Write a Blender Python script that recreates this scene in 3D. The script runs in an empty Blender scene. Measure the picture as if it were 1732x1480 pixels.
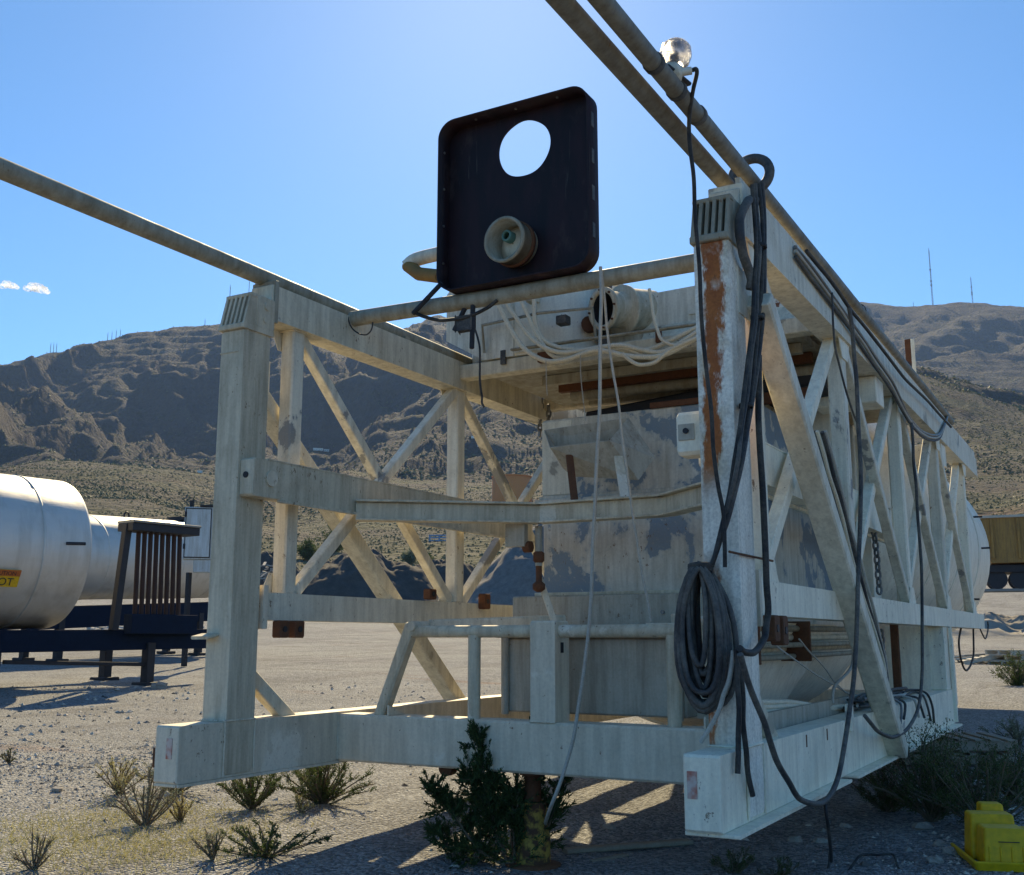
import bpy, math, random
import numpy as np
from mathutils import Vector, Matrix
R = math.radians
random.seed(7); RNG = np.random.default_rng(11)
scene = bpy.context.scene
COL = scene.collection

# ------------------------------------------------------------------ camera, sky, sun, exposure
FPX, PITCH, YAW, CAMZ = 1825.0, R(10.52), R(29.47), 1.6
cam_d = bpy.data.cameras.new('camera'); cam = bpy.data.objects.new('camera', cam_d); COL.objects.link(cam)
cam.location = (0, 0, CAMZ); cam.rotation_euler = (R(90) + PITCH, 0, YAW)
cam_d.sensor_fit = 'HORIZONTAL'; cam_d.sensor_width = 36.0; cam_d.lens = 36.0 * FPX / 1732.0
cam_d.clip_start = 0.05; cam_d.clip_end = 40000
scene.camera = cam
SUN_AZ, SUN_EL = R(30.5), R(36.0)          # azimuth measured from +Y towards -X
world = bpy.data.worlds.new('World'); scene.world = world; world.use_nodes = True
wn = world.node_tree; wn.nodes.clear()
wo = wn.nodes.new('ShaderNodeOutputWorld'); wb = wn.nodes.new('ShaderNodeBackground'); ws = wn.nodes.new('ShaderNodeTexSky')
ws.sky_type = 'NISHITA'; ws.sun_disc = False; ws.sun_elevation = SUN_EL; ws.sun_rotation = -SUN_AZ
ws.altitude = 1200; ws.air_density = 0.7; ws.dust_density = 0.25; ws.ozone_density = 10.0
wb.inputs['Strength'].default_value = 0.092
whs = wn.nodes.new('ShaderNodeHueSaturation'); whs.inputs['Saturation'].default_value = 1.12
wn.links.new(ws.outputs[0], whs.inputs['Color']); wn.links.new(whs.outputs[0], wb.inputs[0]); wn.links.new(wb.outputs[0], wo.inputs[0])
sun_d = bpy.data.lights.new('sun', 'SUN'); sun = bpy.data.objects.new('sun', sun_d); COL.objects.link(sun)
sun_d.energy = 2.0; sun_d.angle = R(0.53); sun_d.color = (1.0, 0.95, 0.87)
SUN_DIR = Vector((-math.sin(SUN_AZ) * math.cos(SUN_EL), math.cos(SUN_AZ) * math.cos(SUN_EL), math.sin(SUN_EL)))
sun.rotation_euler = SUN_DIR.to_track_quat('Z', 'Y').to_euler(); sun.location = (0, 0, 30)
scene.view_settings.view_transform = 'Standard'; scene.view_settings.look = 'None'
scene.view_settings.exposure = 1.78; scene.view_settings.gamma = 1.0
scene.view_settings.use_curve_mapping = False
scene.view_settings.use_white_balance = True; scene.view_settings.white_balance_temperature = 11000; scene.view_settings.white_balance_tint = 4
scene.render.engine = 'CYCLES'
scene.cycles.max_bounces = 8; scene.cycles.diffuse_bounces = 4; scene.cycles.transparent_max_bounces = 12
scene.cycles.use_denoising = True; scene.cycles.volume_bounces = 1

# ------------------------------------------------------------------ survey helpers (photo measurement -> metres)
_fw = np.array([-math.sin(YAW) * math.cos(PITCH), math.cos(YAW) * math.cos(PITCH), math.sin(PITCH)])
_rt = np.array([math.cos(YAW), math.sin(YAW), 0.0]); _up = np.cross(_rt, _fw)
def ray(x, y): return _fw * FPX + _rt * (x - 866.0) - _up * (y - 740.0)
def atY(x, y, Y): d = ray(x, y); return Vector((d * Y / d[1]) + np.array([0, 0, CAMZ]))
def atX(x, y, X): d = ray(x, y); return Vector((d * X / d[0]) + np.array([0, 0, CAMZ]))
def azel(x, y): d = ray(x, y); return math.atan2(-d[0], d[1]), d[2] / math.hypot(d[0], d[1])

# ------------------------------------------------------------------ mesh builder
class MB:
    def __init__(s): s.v = []; s.f = []; s.sm = []
    def add(s, vs, fs, smooth=False):
        o = len(s.v); s.v += [tuple(v) for v in vs]
        for f in fs: s.f.append(tuple(i + o for i in f)); s.sm.append(smooth)
        return s
    def loft(s, rings, cap0=True, cap1=True, smooth=False, closed=True):
        n = len(rings[0]); vs = [p for r in rings for p in r]; fs = []
        for i in range(len(rings) - 1):
            for j in range(n if closed else n - 1):
                k = (j + 1) % n
                fs.append((i * n + j, i * n + k, (i + 1) * n + k, (i + 1) * n + j))
        s.add(vs, fs, smooth)
        if cap0: s.add(rings[0][::-1], [tuple(range(n))])
        if cap1: s.add(rings[-1], [tuple(range(n))])
        return s
    def beam(s, p0, p1, w, h, up=(0, 0, 1), ch=0.010):
        p0 = Vector(p0); p1 = Vector(p1); t = (p1 - p0).normalized(); u = Vector(up)
        if abs(t.dot(u)) > 0.98: u = Vector((0, 1, 0))
        sd = t.cross(u).normalized(); u = sd.cross(t).normalized()
        a, b = w / 2, h / 2; c = min(ch, a * .6, b * .6)
        prof = [(-a + c, -b), (a - c, -b), (a, -b + c), (a, b - c), (a - c, b), (-a + c, b), (-a, b - c), (-a, -b + c)][::-1]
        L = (p1 - p0).length; e = min(c * .6, L * .1)
        def rg(p, k): return [p + sd * (x * k) + u * (y * k) for x, y in prof]
        k = 1 - min(.5, 2 * e / max(w, h))
        s.loft([rg(p0, k), rg(p0 + t * e, 1), rg(p1 - t * e, 1), rg(p1, k)]); return s
    def box(s, lo, hi, ch=0.008):
        lo = Vector(lo); hi = Vector(hi); m = (lo + hi) / 2
        s.beam((lo.x, m.y, m.z), (hi.x, m.y, m.z), hi.y - lo.y, hi.z - lo.z, (0, 0, 1), ch); return s
    def tube(s, pts, r, n=8, caps=True, smooth=True):
        pts = [Vector(p) for p in pts]; rings = []; N = len(pts)
        rr = r if isinstance(r, (list, tuple)) else [r] * N
        t0 = (pts[1] - pts[0]).normalized()
        nn = t0.orthogonal().normalized()
        for i, p in enumerate(pts):
            t = (pts[min(i + 1, N - 1)] - pts[max(i - 1, 0)])
            if t.length < 1e-9: t = t0
            t.normalize(); nn = (nn - t * nn.dot(t))
            if nn.length < 1e-6: nn = t.orthogonal()
            nn.normalize(); b = t.cross(nn)
            rings.append([p + (nn * math.cos(2 * math.pi * k / n) + b * math.sin(2 * math.pi * k / n)) * rr[i] for k in range(n)])
        s.loft(rings, caps, caps, smooth); return s
    def cyl(s, p0, p1, r0, r1=None, n=24, caps=True):
        r1 = r0 if r1 is None else r1
        s.tube([p0, p1], [r0, r1], n, caps); return s
    def lathe(s, c, axis, prof, n=32, cap=False):
        c = Vector(c); t = Vector(axis).normalized(); a = t.orthogonal().normalized(); b = t.cross(a)
        rings = [[c + t * h + (a * math.cos(2 * math.pi * k / n) + b * math.sin(2 * math.pi * k / n)) * r for k in range(n)] for r, h in prof]
        s.loft(rings, cap, cap, True); return s
    def ico(s, c, r, jit=.25, sc=(1, 1, 1), seed=0, rings=5, seg=8):
        rr = random.Random(seed); c = Vector(c); out = []
        for i in range(rings + 1):
            th = math.pi * i / rings
            out.append([c + Vector((math.sin(th) * math.cos(2 * math.pi * j / seg) * sc[0], math.sin(th) * math.sin(2 * math.pi * j / seg) * sc[1], math.cos(th) * sc[2])) * r * (1 + rr.uniform(-jit, jit) * (0 if i in (0, rings) else 1)) for j in range(seg)])
        s.loft(out, False, False, False); return s
    def build(s, name, mat, parent=None, kind=None, label=None):
        off = Vector((0, 0, 0)); q = parent
        while q is not None: off += q.location; q = q.parent
        me = bpy.data.meshes.new(name)
        me.from_pydata([(v[0] - off.x, v[1] - off.y, v[2] - off.z) for v in s.v], [], s.f)
        me.polygons.foreach_set('use_smooth', s.sm); me.update()
        o = bpy.data.objects.new(name, me); COL.objects.link(o)
        if mat: me.materials.append(mat)
        if parent: o.parent = parent
        if kind: o['kind'] = kind
        if label: o['label'] = label
        return o
def thing(name, loc, label, cat, group=None):
    o = bpy.data.objects.new(name, None); COL.objects.link(o); o.location = loc; o.empty_display_size = .2
    return tag(o, label, cat, group)
def tag(o, label, cat, group=None, kind=None):
    o['label'] = label; o['category'] = cat
    if group: o['group'] = group
    if kind: o['kind'] = kind
    return o
def bulk(name, V, F, mat, kind=None, parent=None, smooth=False):
    """numpy mesh: V (n,3), F (m,3 or 4)"""
    me = bpy.data.meshes.new(name); V = np.asarray(V, np.float32); F = np.asarray(F, np.int32)
    if parent is not None:
        V = V - np.array(parent.location, np.float32)
    k = F.shape[1]
    me.vertices.add(len(V)); me.vertices.foreach_set('co', V.ravel())
    me.loops.add(F.size); me.loops.foreach_set('vertex_index', F.ravel())
    me.polygons.add(len(F)); me.polygons.foreach_set('loop_start', np.arange(0, F.size, k, dtype=np.int32))
    me.update(calc_edges=True); me.polygons.foreach_set('use_smooth', [smooth] * len(F))
    if mat: me.materials.append(mat)
    o = bpy.data.objects.new(name, me); COL.objects.link(o)
    if kind: o['kind'] = kind
    if parent is not None: o.parent = parent
    return o
def smooth_path(pts, k=6):
    """Catmull-Rom through pts"""
    P = [Vector(p) for p in pts]; P = [P[0] * 2 - P[1]] + P + [P[-1] * 2 - P[-2]]; out = []
    for i in range(1, len(P) - 2):
        a, b, c, d = P[i - 1], P[i], P[i + 1], P[i + 2]
        for j in range(k):
            t = j / k
            out.append(.5 * ((2 * b) + (c - a) * t + (2 * a - 5 * b + 4 * c - d) * t * t + (3 * b - a - 3 * c + d) * t ** 3))
    out.append(P[-2]); return out
def sag(p0, p1, drop, n=14):
    p0 = Vector(p0); p1 = Vector(p1)
    return [p0.lerp(p1, i / n) - Vector((0, 0, drop * 4 * (i / n) * (1 - i / n))) for i in range(n + 1)]

# ------------------------------------------------------------------ numpy noise for terrain
_perm = np.random.default_rng(5).permutation(512)
def vnoise(x, y):
    xi = np.floor(x).astype(int); yi = np.floor(y).astype(int); fx = x - xi; fy = y - yi
    fx = fx * fx * fx * (fx * (fx * 6 - 15) + 10); fy = fy * fy * fy * (fy * (fy * 6 - 15) + 10)
    def h(a, b): return _perm[(_perm[a & 511] + b) & 511] / 255.5 - 1.0
    return (h(xi, yi) * (1 - fx) + h(xi + 1, yi) * fx) * (1 - fy) + (h(xi, yi + 1) * (1 - fx) + h(xi + 1, yi + 1) * fx) * fy
def fbm(x, y, o=5, g=.5):
    s = 0; a = 1; n = 0
    for i in range(o): s = s + a * vnoise(x + 17.3 * i, y - 9.1 * i); n += a; a *= g; x = x * 2.03; y = y * 2.03
    return s / n
def ridged(x, y, o=5, g=.5):
    s = 0; a = 1; n = 0
    for i in range(o): s = s + a * (1 - np.abs(vnoise(x + 31.7 * i, y + 5.3 * i)) * 2); n += a; a *= g; x = x * 2.1; y = y * 2.1
    return s / n
def sstep(a, b, x): t = np.clip((x - a) / (b - a), 0, 1); return t * t * (3 - 2 * t)
def ground_z(x, y):
    x = np.asarray(x, float); y = np.asarray(y, float); r = np.hypot(x, y)
    z = 0.05 + 0.033 * np.maximum(0, r - 6) + .05 * fbm(x * .35, y * .35, 3) + .02 * fbm(x * 1.7, y * 1.7, 3)
    return z
def gz(x, y): return float(ground_z(x, y))

# ------------------------------------------------------------------ materials
class NT:
    def __init__(s, name):
        s.m = bpy.data.materials.new(name); s.m.use_nodes = True; s.t = s.m.node_tree; s.t.nodes.clear()
        s.out = s.n('ShaderNodeOutputMaterial'); s.b = s.n('ShaderNodeBsdfPrincipled'); s.l(s.b.outputs[0], s.out.inputs[0])
        s.co = None
    def n(s, t, **k):
        nd = s.t.nodes.new(t)
        for a, b in k.items(): setattr(nd, a, b)
        return nd
    def l(s, a, b): s.t.links.new(a, b)
    def coord(s, which='Object'):
        if s.co is None: s.co = s.n('ShaderNodeTexCoord')
        return s.co.outputs[which]
    def map(s, sc=(1, 1, 1), loc=(0, 0, 0), which='Object'):
        m = s.n('ShaderNodeMapping'); m.inputs['Scale'].default_value = sc; m.inputs['Location'].default_value = loc
        s.l(s.coord(which), m.inputs[0]); return m.outputs[0]
    def noise(s, scale, detail=5, rough=.55, vec=None, dist=0):
        nd = s.n('ShaderNodeTexNoise'); nd.inputs['Scale'].default_value = scale; nd.inputs['Detail'].default_value = detail
        nd.inputs['Roughness'].default_value = rough; nd.inputs['Distortion'].default_value = dist
        s.l(vec if vec is not None else s.coord(), nd.inputs['Vector']); return nd.outputs['Fac']
    def voro(s, scale, vec=None, feat='F1', out='Distance', rnd=1.0):
        nd = s.n('ShaderNodeTexVoronoi'); nd.feature = feat; nd.inputs['Scale'].default_value = scale; nd.inputs['Randomness'].default_value = rnd
        s.l(vec if vec is not None else s.coord(), nd.inputs['Vector']); return nd.outputs[out]
    def ramp(s, fac, stops, interp='LINEAR'):
        nd = s.n('ShaderNodeValToRGB'); cr = nd.color_ramp; cr.interpolation = interp
        while len(cr.elements) < len(stops): cr.elements.new(.5)
        for e, (p, c) in zip(cr.elements, stops):
            e.position = p; e.color = (c, c, c, 1) if isinstance(c, (int, float)) else (*c, 1)
        s.l(fac, nd.inputs[0]); return nd.outputs[0]
    def mix(s, fac, a, b, mode='MIX'):
        nd = s.n('ShaderNodeMix'); nd.data_type = 'RGBA'; nd.blend_type = mode; nd.clamp_factor = True
        for i, v in ((0, fac), (6, a), (7, b)):
            if isinstance(v, (int, float)): nd.inputs[i].default_value = v
            elif isinstance(v, tuple): nd.inputs[i].default_value = (*v, 1)
            else: s.l(v, nd.inputs[i])
        return nd.outputs[2]
    def math(s, op, a, b=None, c=None):
        nd = s.n('ShaderNodeMath'); nd.operation = op
        for i, v in enumerate((a, b, c)):
            if v is None: continue
            if isinstance(v, (int, float)): nd.inputs[i].default_value = v
            else: s.l(v, nd.inputs[i])
        return nd.outputs[0]
    def bump(s, h, strength=.3, dist=.01):
        nd = s.n('ShaderNodeBump'); nd.inputs['Strength'].default_value = strength; nd.inputs['Distance'].default_value = dist
        s.l(h, nd.inputs['Height']); s.l(nd.outputs[0], s.b.inputs['Normal']); return nd
    def fin(s, color, rough=.6, metal=0, spec=.4):
        if isinstance(color, tuple): s.b.inputs['Base Color'].default_value = (*color, 1)
        else: s.l(color, s.b.inputs['Base Color'])
        if isinstance(rough, (int, float)): s.b.inputs['Roughness'].default_value = rough
        else: s.l(rough, s.b.inputs['Roughness'])
        if isinstance(metal, (int, float)): s.b.inputs['Metallic'].default_value = metal
        else: s.l(metal, s.b.inputs['Metallic'])
        s.b.inputs['Specular IOR Level'].default_value = spec
        return s.m
def paint(name, base, dirt=(.16, .13, .09), da=.5, patch=None, pthr=.62, rust=.70, seed=0., rough=.6, streak=.72, pscale=1.6):
    t = NT(name); o = (seed * 3.1, seed * 1.7, seed * 2.3)
    v = t.map((1, 1, 1), o)
    big = t.noise(.9, 6, .6, v); mid = t.noise(5, 6, .65, v); fine = t.noise(55, 4, .6, v)
    c = t.mix(t.ramp(big, [(.35, 0), (.7, .55)]), base, tuple(x * .88 for x in base))
    st = t.noise(3.2, 6, .65, t.map((5, 5, .45), o))
    c = t.mix(t.math('MULTIPLY', t.ramp(st, [(.40, 0), (.70, 1)]), streak), c, dirt)
    c = t.mix(t.math('MULTIPLY', t.ramp(mid, [(.48, 0), (.74, 1)]), da * .6), c, dirt)
    blot = t.noise(2.3, 8, .68, t.map((1, 1, .55), (o[0] + 9, o[1], o[2] + 5)))
    c = t.mix(t.math('MULTIPLY', t.ramp(blot, [(.55, 0), (.70, 1)]), .28), c, tuple(x * .62 for x in dirt))
    if patch:
        pm = t.noise(pscale, 7, .58, t.map((1, 1, .8), (o[0] + 4, o[1], o[2])), .35)
        pm = t.math('ADD', pm, t.math('MULTIPLY', t.math('SUBTRACT', mid, .5), .16))
        c = t.mix(t.math('MULTIPLY', t.ramp(pm, [(pthr - .03, .0), (pthr - .006, .25), (pthr + .006, 1)]), t.ramp(fine, [(.25, .55), (.45, 1)])), c, t.mix(t.math('MULTIPLY', mid, .6), patch, dirt))
    if rust < 1:
        rm = t.noise(6, 8, .7, t.map((1, 1, .7), (o[0], o[1] + 7, o[2])))
        rm2 = t.math('ADD', t.math('MULTIPLY', rm, .75), t.math('MULTIPLY', fine, .25))
        c = t.mix(t.ramp(rm2, [(rust - .06, 0), (rust, 1)]), c, t.mix(fine, (.09, .03, .012), (.26, .10, .03)))
    chip = t.noise(24, 9, .72, t.map((1, 1, .6), (o[0] + 2, o[1] + 3, o[2])), .2)
    c = t.mix(t.math('MULTIPLY', t.ramp(t.math('ADD', chip, t.math('MULTIPLY', t.math('SUBTRACT', big, .5), .25)), [(.645, 0), (.662, 1)]), .85), c, (.20, .105, .055))
    sp = t.ramp(fine, [(.32, .92), (.6, 1.03)])
    c = t.mix(1.0, c, sp, 'MULTIPLY')
    t.bump(t.math('ADD', t.math('MULTIPLY', mid, .6), t.math('MULTIPLY', fine, .4)), .18, .006)
    return t.fin(c, t.ramp(mid, [(.3, rough - .1), (.7, rough + .2)]), 0, .35)
def plain(name, col, rough=.6, metal=0, var=.25, scale=12, bump=.1, spec=.4):
    t = NT(name); n = t.noise(scale, 6, .6); n2 = t.noise(scale * 7, 3)
    c = t.mix(n, tuple(x * (1 - var) for x in col), tuple(min(1, x * (1 + var)) for x in col))
    c = t.mix(1.0, c, t.ramp(n2, [(.3, .8), (.65, 1.05)]), 'MULTIPLY')
    if bump: t.bump(n2, bump, .004)
    return t.fin(c, rough, metal, spec)
CREAM = (.82, .77, .60); PRIMER = (.17, .22, .27); DIRT = (.30, .255, .18)
M = {}
M['cream'] = paint('cream_paint', (.82, .75, .60), (.38, .32, .23), .42, (.36, .34, .29), .66, .78, 1, streak=.55)
M['cream2'] = paint('cream_paint_peeling', (.82, .75, .60), (.36, .30, .21), .5, (.24, .26, .27), .60, .76, 2, pscale=2.2, streak=.55)
M['cream3'] = paint('cream_paint_warm', (.76, .69, .53), (.34, .28, .19), .5, (.38, .35, .28), .64, .78, 3, streak=.6)
M['grey'] = paint('weathered_grey_paint', (.77, .68, .53), (.44, .37, .27), .45, (.90, .84, .70), .66, .86, 4, streak=.6)
M['grey2'] = paint('grey_post_paint', (.68, .59, .44), (.32, .26, .18), .55, None, 1, .80, 5, streak=.75)
M['white'] = paint('chalky_white_paint', (.98, .89, .70), (.46, .39, .29), .30, (.46, .45, .42), .685, .765, 6, streak=.42)
M['hopper'] = paint('peeling_hopper_paint', (.70, .65, .55), (.38, .32, .23), .5, (.13, .245, .34), .53, .83, 7, pscale=1.5)
M['skirt'] = paint('grey_skirt_paint', (.50, .45, .36), (.25, .21, .155), .5, None, 1, .85, 8)
M['rail'] = paint('dusty_rail_paint', (.70, .61, .45), (.32, .25, .17), .5, (.88, .82, .68), .64, .74, 9)
M['pipe'] = paint('weathered_pipe_paint', (.38, .35, .27), (.19, .145, .085), .6, (.20, .25, .24), .68, .68, 10)
M['pipe_grey'] = paint('galvanised_pipe', (.25, .24, .20), (.13, .10, .07), .6, None, 1, .70, 11)
M['silo'] = paint('silo_cream_paint', (.90, .83, .68), (.42, .35, .25), .3, None, 1, .85, 12, streak=.35)
M['duct'] = paint('duct_cream_paint', (.80, .75, .62), (.34, .28, .19), .45, (.36, .40, .42), .68, .80, 13)
M['rusty'] = plain('rusty_steel', (.15, .055, .025), .85, 0, .5, 18, .4)
def dusty(name, a, b, sc=5):
    t = NT(name); n = t.noise(sc, 7, .7); f = t.noise(70, 3); c = t.mix(t.ramp(n, [(.42, 0), (.68, 1)]), a, b); t.bump(f, .25, .003)
    return t.fin(t.mix(1.0, c, t.ramp(f, [(.3, .75), (.65, 1.1)]), 'MULTIPLY'), t.ramp(n, [(.3, .5), (.7, .85)]), 0, .3)
M['black'] = dusty('black_rubber', (.020, .020, .022), (.11, .10, .085)); M['dkgrey'] = dusty('grey_rubber', (.050, .050, .052), (.19, .175, .15), 4)
M['beige_hose'] = plain('beige_hose', (.74, .66, .50), .6, 0, .2, 15, .05)
M['rope'] = plain('pale_cable', (.46, .44, .38), .7, 0, .35, 25, .1)
M['steel'] = plain('dull_steel', (.22, .22, .21), .5, .6, .3, 30, .1)
M['dark'] = plain('dark_steel', (.028, .029, .034), .6, .2, .3, 10, .1)
M['wood'] = plain('weathered_wood', (.30, .25, .19), .85, 0, .35, 14, .3)
M['wood_pale'] = plain('sunbleached_wood', (.50, .46, .38), .85, 0, .3, 14, .3)
def m_post():
    t = NT('rust_streaked_post_paint'); v = t.coord()
    sx = t.n('ShaderNodeSeparateXYZ'); t.l(v, sx.inputs[0]); x, z = sx.outputs[0], sx.outputs[2]
    # local coordinates: origin of the plant's root at (-3.55, 5, .7)
    fine = t.noise(55, 4, .6); mid = t.noise(6, 7, .65); st = t.noise(3.2, 6, .65, t.map((6, 6, .4)))
    base = t.mix(t.ramp(mid, [(.4, 0), (.7, .6)]), (.93, .88, .76), (.62, .55, .44))
    base = t.mix(t.math('MULTIPLY', t.ramp(st, [(.5, 0), (.8, 1)]), .6), base, (.28, .25, .19))
    # rust run: centre drifts left as it descends
    cx = t.math('ADD', t.math('MULTIPLY', z, .055), 1.595)
    cx = t.math('ADD', cx, t.math('MULTIPLY', t.math('SUBTRACT', t.noise(1.8, 2, .5, t.map((0, 0, 1))), .5), .10))
    d = t.math('ABSOLUTE', t.math('SUBTRACT', x, cx))
    d = t.math('ADD', d, t.math('MULTIPLY', t.math('SUBTRACT', t.noise(16, 6, .7, t.map((1, 1, .35))), .5), .20))
    core = t.ramp(d, [(.038, 1), (.062, 0)])
    zz = t.ramp(t.math('MULTIPLY', z, .25), [(.06, 0), (.10, .9), (.30, .9), (.34, 0), (.40, 0), (.45, 1), (.755, 1), (.765, 1)])
    halo = t.math('MULTIPLY', t.ramp(t.math('ADD', d, t.math('MULTIPLY', mid, .05)), [(.05, 1), (.15, 0)]), t.ramp(mid, [(.45, 0), (.62, .85)]))
    c = t.mix(t.math('MULTIPLY', halo, zz), base, (.52, .33, .12))
    gap = t.ramp(t.noise(3.1, 5, .6, t.map((1.4, 1, 1), (1, 2, 5))), [(.30, .3), (.42, 1)])
    c = t.mix(t.math('MULTIPLY', t.math('MULTIPLY', core, zz), gap), c, t.mix(t.noise(9, 5), (.28, .055, .02), (.60, .19, .05)))
    c = t.mix(t.ramp(t.noise(9, 8, .72), [(.66, 0), (.70, 1)]), c, (.16, .06, .03))
    c = t.mix(1.0, c, t.ramp(fine, [(.32, .75), (.6, 1.05)]), 'MULTIPLY'); t.bump(fine, .15, .005)
    return t.fin(c, .65, 0, .3)
M['post_r'] = m_post()
def m_panel():
    t = NT('dark_maroon_panel_paint'); n = t.noise(2.2, 4, .6, t.map((3, 1, .8))); f = t.noise(40, 3)
    c = t.mix(t.ramp(n, [(.4, 0), (.7, 1)]), (.010, .004, .006), (.030, .009, .012))
    c = t.mix(t.ramp(t.noise(6, 8, .72, t.map((1, 1, .5))), [(.56, 0), (.72, .55)]), c, (.075, .05, .045)); c = t.mix(t.ramp(t.noise(30, 4, .6, t.map((1, 1, .06))), [(.66, 0), (.72, .5)]), c, (.10, .085, .08))
    t.bump(f, .1, .004); return t.fin(c, .55, 0, .3)
M['panel'] = m_panel()
def m_alu():
    t = NT('aluminium_cladding'); n = t.noise(3, 4, .6, t.map((1, 1, 3))); f = t.noise(60, 3)
    c = t.mix(n, (.52, .50, .46), (.66, .64, .59)); st = t.noise(2, 6, .65, t.map((1, 1, .12))); c = t.mix(t.math('MULTIPLY', t.ramp(st, [(.5, 0), (.75, 1)]), .6), c, (.32, .285, .23)); t.bump(n, .08, .03)
    return t.fin(c, t.ramp(n, [(.3, .46), (.7, .62)]), .55, .5)
M['alu'] = m_alu()
M['navy'] = plain('navy_trailer_paint', (.003, .014, .034), .75, 0, .4, 6, .1, .15)
M['ltblue'] = paint('pale_cabinet_paint', (.50, .58, .60), (.30, .30, .26), .3, None, 1, .85, 14)
M['yellow'] = plain('yellow_plastic', (.80, .44, .014), .55, 0, .22, 3, .08)
M['orange_tank'] = plain('orange_tank_paint', (1.0, .24, .06), .7, 0, .15, 1.5, 0)
M['railcar'] = paint('ochre_railcar_paint', (.42, .21, .055), (.16, .09, .04), .5, None, 1, .75, 15)
def m_jack():
    t = NT('rusty_yellow_jack_paint'); n = t.noise(14, 7, .65)
    c = t.mix(t.ramp(n, [(.42, 0), (.56, 1)]), (.42, .25, .05), (.10, .04, .02)); t.bump(n, .4, .01); return t.fin(c, .8)
M['jack'] = m_jack()
def m_glass():
    t = NT('lamp_globe_glass'); t.b.inputs['Transmission Weight'].default_value = .85
    n = t.noise(30, 4); return t.fin(t.mix(n, (.44, .44, .45), (.62, .62, .63)), t.ramp(n, [(.3, .12), (.7, .35)]), 0, .5)
M['glass'] = m_glass()
def leafmat(name, a, b, tip=None):
    t = NT(name); g = t.n('ShaderNodeNewGeometry'); n = t.noise(6, 3)
    c = t.mix(g.outputs['Random Per Island'], a, b)
    if tip: c = t.mix(t.ramp(n, [(.55, 0), (.75, .6)]), c, tip)
    m = t.fin(c, .7, 0, .25)
    tr = t.n('ShaderNodeBsdfTranslucent'); t.l(c, tr.inputs[0]); mx = t.n('ShaderNodeMixShader'); mx.inputs[0].default_value = .28
    t.l(t.b.outputs[0], mx.inputs[1]); t.l(tr.outputs[0], mx.inputs[2]); t.l(mx.outputs[0], t.out.inputs[0]); return m
M['juniper'] = leafmat('dark_juniper_needles', (.028, .058, .022), (.065, .115, .038))
M['creosote'] = leafmat('creosote_leaves', (.04, .07, .022), (.10, .14, .045), (.24, .23, .10))
M['sage'] = leafmat('sage_leaves', (.16, .18, .11), (.30, .31, .21))
M['drygrass'] = leafmat('dry_grass_blades', (.36, .32, .13), (.56, .50, .25))
M['dkbrown'] = plain('dark_brown_pipe', (.050, .024, .018), .8, 0, .4, 8, .2)
M['stem'] = plain('woody_stem', (.17, .13, .09), .9, 0, .3, 20, .2)
def atD(x, y, d): v = ray(x, y); return Vector(v * d / math.hypot(v[0], v[1])) + Vector((0, 0, CAMZ))
# ------------------------------------------------------------------ terrain: one sheet from underfoot to the ridge, in three pieces
COLS = [-500, -200, 0, 90, 190, 240, 330, 380, 480, 560, 640, 700, 745, 800, 900, 1100, 1300, 1450, 1500, 1545, 1580, 1640, 1690, 1732, 1900, 2200]
def col(pairs): xs = [p[0] for p in pairs]; ys = [p[1] for p in pairs]; return [float(np.interp(c, xs, ys)) for c in COLS]
RINGS = [
 (72, None),
 (135, col([(0, 1012), (380, 1005), (900, 1008), (1450, 985), (1732, 968)])),
 (250, col([(0, 930), (380, 935), (620, 955), (900, 950), (1450, 890), (1732, 858)])),
 (500, col([(0, 845), (380, 850), (620, 880), (900, 870), (1450, 790), (1732, 792)])),
 (1000, col([(-200, 800), (0, 797), (380, 797), (560, 806), (760, 800), (900, 790), (1300, 690), (1450, 618), (1545, 622), (1600, 640), (1732, 692), (2000, 760)])),
 (1300, col([(0, 782), (380, 780), (560, 780), (640, 752), (760, 735), (900, 740), (1300, 690), (1450, 640), (1732, 715), (2000, 770)])),
 (1850, col([(0, 735), (200, 700), (380, 720), (480, 735), (560, 728), (640, 660), (720, 650), (800, 690), (900, 700), (1300, 680), (1450, 660), (1732, 705)])),
 (2700, col([(-500, 690), (-200, 650), (0, 626), (90, 602), (190, 566), (240, 557), (330, 552), (380, 551), (480, 556), (560, 580), (640, 590), (700, 575), (745, 560), (800, 572), (900, 570), (1100, 560), (1300, 590), (1450, 610), (1732, 640)])),
 (3800, col([(-500, 720), (0, 690), (380, 600), (560, 572), (700, 560), (745, 553), (800, 565), (900, 565), (1100, 548), (1300, 528), (1450, 513), (1500, 514), (1540, 517), (1580, 511), (1640, 504), (1690, 511), (1732, 516), (1900, 520), (2200, 570)])),
 (5200, col([(-500, 760), (0, 720), (900, 640), (1732, 600), (2200, 640)])),
]
AZC = [math.degrees(azel(c, 700)[0]) for c in COLS]      # descending
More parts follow.
